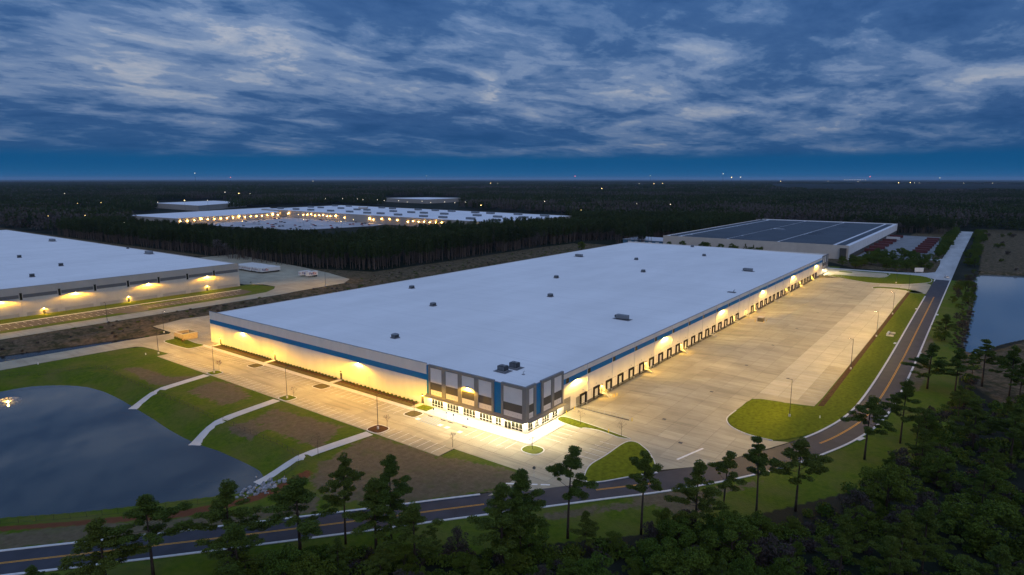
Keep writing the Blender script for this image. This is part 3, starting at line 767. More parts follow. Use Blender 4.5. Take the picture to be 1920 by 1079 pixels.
# left and rear walls
for k in range(24):
    a, b = LEN * k / 24 + G, LEN * (k + 1) / 24 - G
    piece('wall_panel', wh, a, b, DEP - 0.30, DEP, 0, 12.25, WHITE)
    piece('coping', wh, a - G, b + G, DEP - 0.34, DEP + 0.05, 12.25, 12.33, PIPE)
for k in range(10):
    a, b = DEP * k / 10 + 0.32, DEP * (k + 1) / 10 - G
    piece('wall_panel', wh, LEN - 0.30, LEN, a, b, 0, 13.0, WHITE)
    piece('coping', wh, LEN - 0.36, LEN + 0.05, a, b + G, 13.0, 13.08, PIPE)

# ---- dock wall, y = 0
BAY = 16.76; S0 = 33.5
edges = [18.9, 25.2] + [S0 + BAY / 2 * k for k in range(0, 42)]
edges = [e for e in edges if e < 377] + [378.0]
for a, b in zip(edges[:-1], edges[1:]):
    zlo = -1.25 if a > 25 else 0.0
    piece('wall_panel', wh, a + G, b - G, 0.0, 0.30, 10.55, 12.15, WHITE)
    piece('stripe_panel', wh, a + G, b - G, -0.01, 0.30, 8.87, 10.53, BLUE)
    piece('wall_panel', wh, a + G, b - G, 0.0, 0.30, 0.02, 8.85, WHITE)
    piece('panel_joint', wh, b - G, b + G, 0.08, 0.2, 0.0, 12.1, PLINTH)
    if a > 25: piece('dock_plinth', wh, a, b, -0.03, 0.30, zlo, 0.0, PLINTH)
    piece('coping', wh, a, b, -0.10, 0.34, 12.15, 12.24, COPING)
for k in range(21):
    s = S0 + BAY * k
    if s > 375: break
    MB().tube([(s, -0.12, 12.0), (s, -0.12, -1.1)], [0.075, 0.075], 6).build('downspout', PIPE, wh)
for k in range(-1, 9):
    s = S0 + BAY * k + 0.5
    if s < 19.5: s = 21.0
    f = piece('clerestory_window', wh, s, s + 1.5, -0.05, 0.02, 8.92, 10.48, GLASS)
    for xa in (-0.07, 1.503): piece('window_frame', f, xa, xa + 0.067, -0.02, 0.06, -0.04, 1.6, CHAR)
# dock doors
dock_s = [31.0 + 8.38 * k for k in range(40)]
dock_s = [s for s in dock_s if s < 360 and not 186 < s < 203]
stair_s = [43.3, 76.7, 110.4, 144.0, 177.7, 196.4, 211.0, 248.6, 277.9, 311.7, 345.6]
DCACHE = {}
def dock_door(s):
    root = piece('dock_door', wh, s - 1.35, s + 1.35, -0.035, 0.02, 0.02, 2.75, DOOR_W)
    for k in range(1, 5):
        piece('door_section_joint', root, 0.0, 2.7, -0.006, 0.0, 0.545 * k - 0.02, 0.545 * k + 0.02, DOOR_G)
    piece('dock_seal', root, -0.55, 0.0, -0.45, -0.005, -0.10, 3.35, SEAL)
    piece('dock_seal', root, 2.7, 3.25, -0.45, -0.005, -0.10, 3.35, SEAL)
    piece('dock_seal', root, 0.003, 2.697, -0.45, -0.005, 2.73, 3.35, SEAL)
    piece('dock_leveler', root, 0.2, 2.5, -0.40, -0.005, -0.30, -0.02, DOOR_G)
    for xa in (-0.2, 2.5): piece('dock_bumper', root, xa, xa + 0.4, -0.22, -0.005, -0.75, -0.31, RUBBER)
    l = MB().box(-0.09, 0.09, -0.18, 0, -0.07, 0.07).build('dock_light', STEEL_D, root, (1.35, -0.03, 4.35))
for s in dock_s: dock_door(s)
for s in dock_s:                                     # knock-out recesses for future doors, their shadow lines painted as grey strips
    c = s + 4.19
    if c > 355 or any(abs(c - q) < 2.2 for q in stair_s) or 183 < c < 204: continue
    for xa in (c - 1.35, c + 1.25): piece('knock_out_shade_line', wh, xa, xa + 0.10, -0.018, 0.01, 0.1, 3.2, GREY)
    piece('knock_out_shade_line', wh, c - 1.25, c + 1.25, -0.018, 0.01, 3.1, 3.2, GREY)
# grade level doors by the entrance and one plain dock opening
gd = piece('grade_door', wh, 19.9, 23.6, -0.03, 0.02, 0.03, 4.3, DOOR_G)
for k in range(1, 7): piece('door_section_joint', gd, 0.0, 3.7, -0.008, 0.0, 0.61 * k - 0.02, 0.61 * k + 0.02, CHAR)
rd2 = piece('roll_door', wh, 26.9, 29.0, -0.03, 0.02, 0.03, 2.9, DOOR_G)
piece('roll_door', wh, 191.4, 194.8, -0.03, 0.02, 0.03, 4.2, DOOR_W)
# stairs up to the dock level
def dock_stair(s, lit=True):
    d = piece('stair_door', wh, s - 0.5, s + 0.5, -0.04, 0.02, 0.02, 2.2, DOOR_G)
    piece('door_frame', d, -0.10, -0.003, -0.02, 0.05, 0, 2.28, FRAME); piece('door_frame', d, 1.003, 1.10, -0.02, 0.05, 0, 2.28, FRAME)
    st = new_obj('dock_stair', None, wh, (s, -0.05, -1.2)); st.empty_display_size = 0.3
    piece('landing', st, -0.75, 0.75, -1.5, 0.0, 1.08, 1.2, GALV)
    for k in range(6):
        piece('tread', st, -0.65, 0.65, -1.5 - 0.29 * (k + 1), -1.5 - 0.29 * k + 0.02, 1.2 - 0.19 * (k + 1) - 0.04, 1.2 - 0.19 * (k + 1), GALV)
    for xa in (-0.72, 0.66):
        MB().add([(xa, -1.5, 1.15), (xa, -3.3, 0.0), (xa, -3.3, 0.16), (xa, -1.5, 1.32), (xa + 0.06, -1.5, 1.15), (xa + 0.06, -3.3, 0.0), (xa + 0.06, -3.3, 0.16), (xa + 0.06, -1.5, 1.32)],
                 [(0, 1, 2, 3), (7, 6, 5, 4), (3, 2, 6, 7), (0, 4, 5, 1)]).build('stringer', GALV, st)
        mb = MB()
        for y, zb, zt in ((-0.08, 1.2, 2.25), (-1.5, 1.2, 2.25), (-3.3, 0.06, 1.12)): mb.tube([(xa + 0.03, y, zb), (xa + 0.03, y, zt)], [0.028, 0.028], 5)
        for dz in (0.0, -0.5): mb.tube([(xa + 0.03, -0.08, 2.25 + dz), (xa + 0.03, -1.5, 2.25 + dz), (xa + 0.03, -3.3, 1.12 + dz)], [0.026] * 3, 5)
        mb.build('railing', FRAME, st)
    for xa in (-0.6, 0.5): piece('landing_post', st, xa, xa + 0.1, -1.42, -1.32, 0.0, 1.08, GALV)
    wall_lamp(wh, (s, -0.01, 2.75), -math.pi / 2, 700 if lit else 40, C_DOOR, LENS_S if lit else FRAME, 'door_lamp', 0.3, 14, 0.25)
for s in stair_s: dock_stair(s, s not in (144.0, 248.6))
for k in range(6): wall_lamp(wh, (27.0 + 66.4 * k, -0.02, 8.95), -math.pi / 2, 3600, C_DOCK, LENS_D, w=0.9, wide=True)

# ---- entrance tower: piers, panels, blue slots, canopy and shopfront glazing
def entrance(parent, axis_, segs, wins, flip=None, canopy=True):
    """axis_ 'y': on the front (x = 0 plane, outward -x); 'x': on the dock side (y = 0 plane, outward -y)"""
    def bx(name, par, a, b, o0, o1, z0, z1, m):
        """a..b along the wall, o0..o1 outward distance"""
        if flip is not None: a, b = flip - b, flip - a
        if axis_ == 'y': return piece(name, par, -o1, -o0, a, b, z0, z1, m)
        return piece(name, par, a, b, -o1, -o0, z0, z1, m)
    for kind, a, b in segs:
        if kind == 'pier':
            bx('pier', parent, a, b, -0.25, 0.50, 3.56, 13.50, GREY)
        elif kind == 'blue':
            bx('blue_panel', parent, a, b, -0.25, 0.10, 3.95, 13.05, BLUE)
            bx('coping', parent, a, b, -0.30, 0.14, 13.05, 13.12, COPING)
        else:
            bx('header', parent, a, b, -0.25, 0.46, 12.65, 13.50, GREY)
            bx('wall_panel', parent, a, b, -0.25, 0.22, 7.95, 12.65, WHITE_T)
            bx('spandrel_panel', parent, a, b, -0.25, 0.20, 5.55, 7.95, CHAR)
            bx('wall_panel', parent, a, b, -0.25, 0.22, 3.95, 5.55, WHITE_T)
            for q in (0.25, 0.5, 0.75): bx('sign_plate', parent, a + (b - a) * q - 0.12, a + (b - a) * q + 0.12, 0.223, 0.25, 4.6, 4.84, GALV)
    lo, hi = min(s[1] for s in segs), max(s[2] for s in segs)
    prev = lo
    for a, b, door in wins + [(hi, hi, False)]:
        if a - prev > 0.05: bx('ground_floor_wall', parent, prev, a, -0.2, 0.16, 0.0, 3.3, WHITE_T)
        if b > a:
            bx('ground_floor_wall', parent, a, b, -0.2, 0.16, 2.75, 3.3, WHITE_T)
            if not door: bx('window_base', parent, a, b, -0.2, 0.16, 0.0, 0.22, WHITE_T)
            z0 = 0.12 if door else 0.22
            wn = new_obj('window', None, parent); wn.empty_display_size = 0.2
            ncol = max(2, round((b - a) / 1.2)); cw = (b - a) / ncol
            zs = [z0, 2.2, 2.75] if door else [z0, 0.95, 2.75]
            for i in range(ncol):
                for zb_, zt_ in zip(zs[:-1], zs[1:]):
                    bx('pane', wn, a + i * cw + 0.05, a + (i + 1) * cw - 0.05, -0.04, 0.0, zb_ + 0.04, zt_ - 0.04, GLASS)
            for i in range(ncol + 1):
                c = a + i * cw; bx('mullion', wn, max(a, c - 0.05), min(b, c + 0.05), -0.06, 0.07, z0, 2.75, FRAME)
            for z in zs: 
                bx('transom', wn, a, b, -0.05, 0.05, max(z0, z - 0.045), min(2.75, z + 0.045), FRAME)
            if door:
                for i in range(2): bx('door_pull', wn, (a + b) / 2 + (-0.2 if i == 0 else 0.14), (a + b) / 2 + (-0.14 if i == 0 else 0.2), 0.07, 0.13, 0.8, 1.5, GALV)
        prev = b
    if canopy:
        bx('canopy', parent, lo, hi, 0.50, 1.75, 3.30, 3.55, GREY)
        bx('canopy_soffit', parent, lo + 0.05, hi - 0.05, 0.165, 1.70, 3.26, 3.297, WHITE_T)
        bx('canopy_cap', parent, lo, hi, -0.2, 0.497, 3.30, 3.553, GREY)
        for kind, a, b in segs:
            if kind != 'pier': bx('canopy_upstand', parent, a, b, -0.2, 0.44, 3.556, 3.945, GREY)
front_segs = [('pier', -0.5, 0.8), ('panel', 0.8, 7.5), ('pier', 7.5, 8.2), ('blue', 8.2, 10.9), ('pier', 10.9, 11.7), ('panel', 11.7, 16.7), ('pier', 16.7, 18.2), ('panel', 18.2, 23.2),
              ('pier', 23.2, 24.6), ('panel', 24.6, 29.7), ('pier', 29.7, 31.2), ('panel', 31.2, 36.1), ('pier', 36.1, 36.8), ('blue', 36.8, 37.88)]
front_wins = [(0.9, 4.85, False), (4.9, 7.4, True), (8.5, 10.6, False), (11.8, 16.6, False), (18.2, 23.0, False), (24.7, 29.5, False), (31.1, 35.9, False)]
side_segs = [('panel', 1.1, 3.5), ('pier', 3.5, 4.6), ('blue', 4.6, 7.3), ('pier', 7.3, 8.3), ('panel', 8.3, 12.4), ('pier', 12.4, 13.8), ('panel', 13.8, 18.1), ('pier', 18.1, 18.9)]
side_wins = [(1.15, 3.4, False), (4.6, 6.5, False), (8.0, 11.9, False), (13.5, 16.4, False)]
def shade_piers(segs):   # piers stop on the canopy, so the ground floor reads as one white glazed wall
    return segs
entrance(wh, 'y', front_segs, front_wins)
entrance(wh, 'x', [('pier', 0.25, 1.1)] + side_segs, side_wins)
entrance(wh, 'x', [('pier', 0.25, 1.1)] + side_segs, side_wins, flip=LEN)
# canopy down-lights
cl = [(-0.95, y) for y in (1.5, 6.2, 9.5, 14.2, 20.6, 27.1, 33.5)] + [(x, -0.95) for x in (2.3, 5.6, 10.0, 15.0)] + [(LEN - x, -0.95) for x in (2.3, 5.6, 10.0, 15.0)]
for x, y in cl:
    o = MB().tube([(0, 0, 0.0), (0, 0, -0.05)], [0.16, 0.16], 10).build('canopy_lamp', FRAME, wh, (x, y, 3.257))
    MB().tube([(0, 0, -0.052), (0, 0, -0.06)], [0.13, 0.13], 10).build('lens', LENS_C, o)
    batwing(o, (0, 0, -0.12), 520, C_CAN, 0.1, cap=0.2, cut=(0.06, 0.25))

# ---- things standing on the roof
def roof_z(y): return zr(y)
CAGE = mat('vent_metal', (0.20, 0.215, 0.23), 0.5, 0.1, 2.0, 0.4, 0.3)
CAGE_D = mat('vent_dark', (0.045, 0.05, 0.055), 0.6, 0.1, 2.0, 0.3)
PAD = mat('roof_walk_pad', (0.16, 0.165, 0.18), 0.8, 0.1, 1.0)
def roof_fan(x, y, label):
    o = thing('roof_fan', label, 'roof vent', (x, y, roof_z(y)), group='square fans on the white roof')
    piece('curb', o, -1.25, 1.25, -1.25, 1.25, 0.003, 0.35, PAD)
    piece('housing', o, -1.0, 1.0, -1.0, 1.0, 0.352, 1.35, CAGE_D)
    MB().add([(-1.15, -1.15, 1.35), (1.15, -1.15, 1.35), (1.15, 1.15, 1.35), (-1.15, 1.15, 1.35), (-0.7, -0.7, 1.7), (0.7, -0.7, 1.7), (0.7, 0.7, 1.7), (-0.7, 0.7, 1.7)],
             [(3, 2, 1, 0), (4, 5, 6, 7), (0, 1, 5, 4), (1, 2, 6, 5), (2, 3, 7, 6), (3, 0, 4, 7)]).build('hood', CAGE, o)
    for k in range(4): piece('louvre', o, -1.03, -1.003, -0.9, 0.9, 0.45 + 0.2 * k, 0.55 + 0.2 * k, CAGE)
fans = [((18.2, 71.8), 'square fan nearest the front parapet of the large white roof'), ((69.7, 102.4), 'second square fan from the front left of the large white roof'),
        ((98.6, 146.0), 'square fan near the left edge of the large white roof'), ((121.0, 72.2), 'square fan in the middle of the large white roof, nearer of two close together'),
        ((173.2, 102.7), 'square fan in the middle of the large white roof, farther of two close together'), ((225.8, 72.5), 'square fan right of the roof centre, nearer of a pair one behind the other'),
        ((279.1, 103.3), 'square fan right of the roof centre, farther of a pair one behind the other'), ((330.4, 72.6), 'square fan below the tan wall of the solar-roofed building'), ((387.8, 104.2), 'square fan closest to the rear edge of the large white roof')]
for (x, y), lb in fans: roof_fan(x, y, lb)
def roof_unit(x, y, label, rz=0.0):
    o = thing('rooftop_unit', label, 'air handler', (x, y, roof_z(y)), rz, 'long air handlers on the white roof')
    piece('walk_pad', o, -1.9, 1.9, -3.8, 3.8, 0.003, 0.06, PAD)
    piece('curb', o, -1.0, 1.0, -2.5, 2.5, 0.062, 0.40, CAGE_D)
    piece('cabinet', o, -1.1, 1.1, -2.6, 2.6, 0.402, 1.9, CAGE)
    for k in range(5): piece('cabinet_panel', o, -1.13, -1.103, -2.5 + k * 1.02, -1.56 + k * 1.02, 0.5, 1.8, CAGE)
    piece('intake_hood', o, -0.9, 0.9, 2.603, 3.2, 0.7, 1.6, CAGE_D)
for (x, y), lb in (((98.3, 21.1), 'long grey air handler on the roof nearest the dock edge'), ((272.4, 22.4), 'long grey air handler near the far right of the roof'), ((273.8, 147.7), 'long grey air handler near the far left roof edge')):
    roof_unit(x, y, lb)
def condenser(x, y, label):
    o = thing('condenser', label, 'air conditioner', (x, y, roof_z(y)), group='twin condensers over the entrance')
    piece('walk_pad', o, -2.0, 2.0, -2.4, 2.4, 0.003, 0.06, PAD)
    piece('stand', o, -1.0, 1.0, -1.2, 1.2, 0.062, 0.35, GALV)
    piece('cabinet', o, -1.1, 1.1, -1.3, 1.3, 0.352, 1.75, CAGE_D)
    for sy in (-0.6, 0.6): MB().tube([(0, sy, 1.752), (0, sy, 1.95)], [0.5, 0.45], 12).build('fan_ring', CAGE, o)
    for k in range(5): piece('grille_bar', o, -1.14, -1.103, -1.2 + 0.5 * k, -0.95 + 0.5 * k, 0.45, 1.65, CAGE)
condenser(11.1, 16.5, 'condenser on the roof above the entrance, nearer to the front'); condenser(16.0, 15.7, 'condenser on the roof above the entrance, farther from the front')
o = thing('vent_pipe', 'small bent vent pipe beside the condensers on the roof', 'vent pipe', (12.2, 9.6, roof_z(9.6)))
MB().tube([(0, 0, 0.0), (0, 0, 0.9), (0.15, -0.15, 1.1), (0.35, -0.35, 0.95)], [0.12] * 4, 8).build('pipe', GALV, o); piece('flashing', o, -0.4, 0.4, -0.4, 0.4, 0.003, 0.08, PAD)
o = thing('roof_hatch', 'open roof hatch with a ladder near the dock edge', 'roof hatch', (190, 5.8, roof_z(5.8)))
piece('hatch_curb', o, -1.2, 1.2, -2.0, 2.0, 0.003, 0.3, PAD)
MB().add([(-1.0, -0.8, 0.31), (1.0, -0.8, 0.31), (1.0, -1.5, 1.7), (-1.0, -1.5, 1.7), (-1.0, -0.72, 0.33), (1.0, -0.72, 0.33), (1.0, -1.42, 1.72), (-1.0, -1.42, 1.72)], [(0, 1, 2, 3), (7, 6, 5, 4), (0, 3, 7, 4), (1, 5, 6, 2), (3, 2, 6, 7)]).build('hatch_lid', GALV, o)

# ---- retaining walls of the dock pit, with railings
def retaining(x, yend, label):
    o = thing('retaining_wall', label, 'retaining wall', (x, 0, 0))
    MB().add([(-0.15, yend, -0.2), (0.15, yend, -0.2), (0.15, -0.46, -1.3), (-0.15, -0.46, -1.3), (-0.15, yend, 0.32), (0.15, yend, 0.32), (0.15, -0.46, 0.32), (-0.15, -0.46, 0.32)],
             [(4, 5, 6, 7), (0, 1, 5, 4), (1, 2, 6, 5), (2, 3, 7, 6), (3, 0, 4, 7)]).build('wall', mat('retaining_concrete', (0.16, 0.145, 0.12), 0.9, 0.2, 0.8), o)
    n = 10
    for k in range(n):
        y = -0.6 + (yend + 0.8) * k / (n - 1)
        MB().tube([(0, y, 0.322), (0, y, 1.35)], [0.03, 0.03], 5).build('rail_post', GALV, o)
    for z in (0.75, 1.33): MB().tube([(0, -0.6, z), (0, yend + 0.2, z)], [0.025, 0.025], 5).build('rail', GALV, o)
retaining(26.2, -18.6, 'low dark retaining wall with a rail beside the first docks')
retaining(366.2, -17.5, 'dark retaining wall at the far end of the docks')
def bollard(x, y, label, z=0.03):
    o = MB().tube([(0, 0, 0), (0, 0, 1.05), (0, 0, 1.12)], [0.11, 0.11, 0.05], 10).build('bollard', SAFETY, None, (x, y, z))
    tag(o, label, 'bollard', 'yellow bollards')
for x, y, lb in ((19.5, -1.2, 'yellow bollard at the tower side of the tall grey door'), (24.1, -1.2, 'yellow bollard at the dock side of the tall grey door'), (26.2, -19.6, 'yellow bollard at the end of the retaining wall'),
                 (14.6, -18.2, 'yellow bollard on the narrow grass wedge'), (44.4, -4.1, 'yellow bollard left at the foot of the first dock stair'), (45.4, -4.6, 'yellow bollard right at the foot of the first dock stair')):
    bollard(x, y, lb, -0.92 if 40 < x < 50 else 0.03)

# ================================================================== NEIGHBOURING BUILDINGS
TAUPE = mat('neighbour_taupe', (0.46, 0.42, 0.365), 0.8, 0.06, 0.25, 0.2, objrand=0.04, stretch=(1, 1, 0.4))
TAUPE_D = mat('neighbour_band', (0.16, 0.155, 0.15), 0.8, 0.06, 0.3)
TAUPE_L = mat('neighbour_light', (0.60, 0.55, 0.47), 0.8, 0.06, 0.3, objrand=0.04)
nb = thing('warehouse', 'grey warehouse with slit windows and yellow wall lamps at the left edge', 'warehouse', (0, 296.2, 0))
X0, X1, NH, ND = -180.0, 87.0, 15.2, 470.0
mb = MB(); mb.add([(X0, 0.3, NH - 0.6), (X1 - 0.3, 0.3, NH - 0.6), (X1 - 0.3, ND, NH - 0.3), (X0, ND, NH - 0.3)], [(0, 1, 2, 3)]); mb.build('roof', ROOF, nb)
bay = 17.0
k = 0; x = X1
while x > X0:
    a, b = max(X0, x - bay) + 0.02, x - 0.02
    piece('wall_panel', nb, a, b, 0, 0.3, 11.4, NH, TAUPE)
    piece('band_panel', nb, a + 0.9, b - 0.9, -0.006, 0.3, 9.6, 11.36, TAUPE_D)
    piece('wall_panel', nb, a, a + 0.88, 0, 0.3, 9.6, 11.38, TAUPE); piece('wall_panel', nb, b - 0.88, b, 0, 0.3, 9.6, 11.38, TAUPE)
    piece('wall_panel', nb, a, b, 0, 0.3, 1.9, 9.58, TAUPE_L)
    piece('plinth_panel', nb, a + 1.6, b - 1.6, -0.006, 0.3, 0, 1.86, TAUPE)
    piece('wall_panel', nb, a, a + 1.58, 0, 0.3, 0, 1.88, TAUPE_L); piece('wall_panel', nb, b - 1.58, b, 0, 0.3, 0, 1.88, TAUPE_L)
    if x < X1:
        f = piece('slit_window', nb, x - 0.45, x + 0.45, -0.06, -0.008, 8.7, 12.3, GLASS)
        piece('window_frame', f, -0.1, -0.003, -0.03, 0.05, -0.1, 3.7, CHAR); piece('window_frame', f, 0.903, 1.0, -0.03, 0.05, -0.1, 3.7, CHAR)
    piece('coping', nb, a - 0.02, b + 0.02, -0.06, 0.36, NH, NH + 0.1, COPING)
    x -= bay
for j in range(18):
    a, b = 0.32 + j * 26.0, 0.28 + (j + 1) * 26.0
    piece('wall_panel', nb, X1 - 0.3, X1, a, b, 0, NH - 0.15, TAUPE_L); piece('coping', nb, X1 - 0.34, X1 + 0.05, a, b + 0.02, NH - 0.15, NH - 0.07, COPING)
f = piece('side_door', nb, X1 + 0.003, X1 + 0.08, 2.0, 4.5, 4.0, 8.0, mat('red_door', (0.12, 0.02, 0.015), 0.7))
def px_on_wall(xs): return xs
for s in ((-40.9, 295.5), (-7.8, 295.8), (29.9, 298.0), (65.4, 296.5)):
    wall_lamp(nb, (s[0], -0.02, 9.2), -math.pi / 2, 2600, C_FRONT, LENS_F, w=0.9, wide=True, cap=0.24, cut=(0.04, 0.30))
for s in ((-22.8, 292.8), (18.5, 291.2), (64.8, 294.0)):
    wall_lamp(nb, (s[0], -0.02, 3.2), -math.pi / 2, 900, C_DOOR, LENS_S, 'door_lamp', 0.4, 15, 0.3)
    piece('door', nb, s[0] - 0.6, s[0] + 0.6, -0.05, -0.008, 0.0, 2.4, DOOR_D)
for (x, y, sz, lb) in ((-14.4, 338.2, 1, 'small dark vent on the grey warehouse roof nearest its front edge'), (13.0, 378.7, 1, 'small dark vent on the grey warehouse roof, second row back'), (11.6, 453.1, 1, 'small dark vent far back on the grey warehouse roof'),
                       (84.0, 455.0, 0.7, 'tiny vent by the right roof edge of the grey warehouse'), (78, 404, 2, 'long air handler by the right edge of the grey warehouse roof'), (70, 575, 2, 'long air handler far back on the grey warehouse roof')):
    z = NH - 0.6 + 0.3 * (y - 296) / ND
    if sz == 2:
        o = thing('rooftop_unit', lb, 'air handler', (x, y, z)); piece('cabinet', o, -1.5, 1.5, -3.5, 3.5, 0.3, 2.2, CAGE); piece('curb', o, -1.9, 1.9, -4.5, 4.5, 0.003, 0.298, PAD)
    else:
        o = thing('roof_fan', lb, 'roof vent', (x, y, z)); piece('curb', o, -1.2 * sz, 1.2 * sz, -1.2 * sz, 1.2 * sz, 0.003, 0.35, PAD); piece('housing', o, -sz, sz, -sz, sz, 0.352, 1.7 * sz, CAGE_D)
        piece('hood', o, -1.15 * sz, 1.15 * sz, -1.15 * sz, 1.15 * sz, 1.7 * sz + 0.003, 1.9 * sz, CAGE)

# ---- trailers parked in the neighbour's yard
TR_W = mat('trailer_white', (0.72, 0.70, 0.66), 0.5, 0.06, 0.5, 0.4, objrand=0.06)
TR_R = mat('container_red', (0.105, 0.030, 0.028), 0.6, 0.15, 0.5, 0.3, objrand=0.3)
TR_RW = mat('container_white', (0.55, 0.53, 0.52), 0.6, 0.1, 0.5, 0.3)
TYRE = mat('tyre', (0.015, 0.015, 0.015), 0.9, 0.1, 1.0, 0.1)
PURPLE = mat('lettering_purple', (0.045, 0.008, 0.17), 0.5, 0.02); ORANGE = mat('lettering_orange', (0.62, 0.10, 0.02), 0.5, 0.02)
TXT = {}
def lettering(word, m, size):
    if (word, size) in TXT: return TXT[(word, size)]
    cu = bpy.data.curves.new('lettering', 'FONT'); cu.body = word; cu.size = size; cu.extrude = 0.006; cu.offset = 0.02 * size
    o = bpy.data.objects.new('lettering_tmp', cu); col.objects.link(o)
    dg = bpy.context.evaluated_depsgraph_get(); me = bpy.data.meshes.new_from_object(o.evaluated_get(dg))
    me.materials.clear(); me.materials.append(m); w = max(v.co.x for v in me.vertices) if me.vertices else size
    bpy.data.objects.remove(o); TXT[(word, size)] = (me, w); return me, w
def trailer(x, y, L, label, group, rz=0.0, body=None, text=None, end_text=False):
    body = body or TR_W
    o = thing('semi_trailer', label, 'trailer', (x, y, 0.03), rz, group)
    piece('body', o, 0, L, 0, 2.6, 1.15, 4.05, body)
    piece('chassis', o, 0.5, L - 0.3, 0.6, 2.0, 0.85, 1.148, STEEL_D)
    key = 'wheel'
    if key not in BOXES: BOXES[key] = MB().tube([(0, 0, 0), (0, 0.55, 0)], [0.5, 0.5], 12).mesh('wheel', TYRE)
    for wx in (L - 1.4, L - 2.7):
        for wy in (0.06, 1.99): new_obj('wheel', BOXES[key], o, (wx, wy, 0.5))
    for wy in (0.5, 2.0): piece('landing_leg', o, 2.2, 2.35, wy, wy + 0.12, 0.0, 0.85, STEEL_D)
    if text:
        size, off = text
        a, wa = lettering('Fed', PURPLE, size); b, wb = lettering('Ex', ORANGE, size)
        new_obj('lettering', a, o, (off, -0.008, 1.9), (math.pi / 2, 0, 0)); new_obj('lettering', b, o, (off + wa + 0.06, -0.008, 1.9), (math.pi / 2, 0, 0))
    if end_text:
        a, wa = lettering('Fed', PURPLE, 1.0); b, wb = lettering('Ex', ORANGE, 1.0)
        new_obj('lettering', a, o, (-0.008, 2.45, 2.4), (math.pi / 2, 0, -math.pi / 2)); new_obj('lettering', b, o, (-0.008, 2.45 - wa - 0.04, 2.4), (math.pi / 2, 0, -math.pi / 2))
    return o
for k in range(11):
    lb = 'white semi trailer with purple and orange lettering at the front of the row' if k == 0 else 'white semi trailer packed in the long row behind the front one in the yard'
    trailer(126.5 + rnd.uniform(-0.4, 0.4), 335.2 + 3.5 * k, 16.0, lb, 'trailers in the yard row', text=(2.2, 0.5) if k == 0 else None, end_text=k > 0)
trailer(135.6, 290.6, 8.8, 'short white trailer with lettering, nearer of the pair in the open yard', 'pair of short trailers', text=(2.4, 1.4))
trailer(134.4, 297.4, 8.8, 'short white trailer with lettering, farther of the pair in the open yard', 'pair of short trailers', text=(2.4, 1.4), end_text=True)
for k, (x, y) in enumerate(((94, 392), (95, 404), (94, 425))):
    trailer(x, y, 14.0, ['white trailer roof showing over the grey warehouse, right of three', 'white trailer roof showing over the grey warehouse, middle of three', 'white trailer roof showing over the grey warehouse, left of three'][k], 'trailers behind the grey warehouse')

# ---- building with the solar roof
TAN = mat('solar_building_tan', (0.60, 0.53, 0.45), 0.8, 0.07, 0.15, 0.2, objrand=0.06)
TAN_L = mat('solar_building_pale', (0.68, 0.68, 0.67), 0.8, 0.07, 0.15, 0.2, objrand=0.04)
PV = mat('solar_glass', (0.045, 0.050, 0.060), 0.45, 0.3, 0.05, 0.18)
sb = thing('solar_building', 'tan flat-roofed building covered in dark solar panels beyond the warehouse', 'building', (484, 0, 0))
SL, SW, SH = 345.0, 173.0, 12.0
for k in range(12): piece('wall_panel', sb, 0, 0.3, SW * k / 12 + 0.03, SW * (k + 1) / 12 - 0.03, 0, SH, TAN)
for k in range(26): piece('wall_panel', sb, SL * k / 26 + 0.32, SL * (k + 1) / 26 - 0.1, 0.0, 0.3, 3.8, SH, TAN_L)
for k in range(26): piece('dock_recess', sb, SL * k / 26 + 0.32, SL * (k + 1) / 26 - 0.1, 0.25, 0.4, 0, 3.78, CHAR)
for k in range(12): piece('wall_panel', sb, 0.32, SL, SW - 0.3 + 0.0, SW, 0, SH, TAN) if k == 0 else None
piece('rear_wall', sb, SL - 0.3, SL, 0.32, SW - 0.32, 0, SH, TAN_L)
MB().add([(0.3, 0.3, SH - 0.4), (SL - 0.3, 0.3, SH - 0.4), (SL - 0.3, SW - 0.3, SH - 0.4), (0.3, SW - 0.3, SH - 0.4)], [(0, 1, 2, 3)]).build('roof', mat('solar_roof', (0.72, 0.73, 0.76), 0.7, 0.1, 0.05), sb)
piece('parapet', sb, 0.05, 0.6, 0.0, SW, SH, SH + 0.35, TAN); piece('parapet', sb, SL - 0.6, SL, 0.0, SW, SH, SH + 0.5, TAN_L)
piece('stair_tower', sb, -2.5, -0.003, 1.5, 6.5, 0, 10.0, CHAR)
piece('corner_pilaster', sb, -0.4, 1.2, -0.5, -0.003, 0, 11.8, TAN_L); piece('corner_pilaster', sb, 3.5, 4.7, -0.5, -0.003, 0, 11.8, TAN_L)
nrow = 58
for k in range(nrow):
    xa = 8 + k * (SL - 20) / nrow
    cuts = [(4, 11), (14, 60), (62, 108), (110, 156), (160, 169)]
    for q, (ya, yb) in enumerate(cuts):
        if rnd.random() < 0.10 and 0 < q < 4: yb -= rnd.uniform(8, 20)
        piece_ = MB().add([(xa, ya, SH - 0.1), (xa + 3.7, ya, SH + 0.25), (xa + 3.7, yb, SH + 0.25), (xa, yb, SH - 0.1), (xa, ya, SH - 0.2), (xa + 3.7, ya, SH + 0.15), (xa + 3.7, yb, SH + 0.15), (xa, yb, SH - 0.2)],
                          [(0, 1, 2, 3), (7, 6, 5, 4), (0, 4, 5, 1), (1, 5, 6, 2), (2, 6, 7, 3), (3, 7, 4, 0)]).build('solar_array', PV, sb)
ub = thing('annex', 'low blue-walled annex at the left end of the solar building', 'building', (490, 176, 0))
piece('wall', ub, 0, 40, 0, 46, 0, 5.2, mat('annex_blue', (0.08, 0.20, 0.30), 0.7)); piece('roof', ub, -0.5, 40.5, -0.5, 46.5, 5.2, 5.5, mat('annex_roof', (0.55, 0.56, 0.60), 0.6))
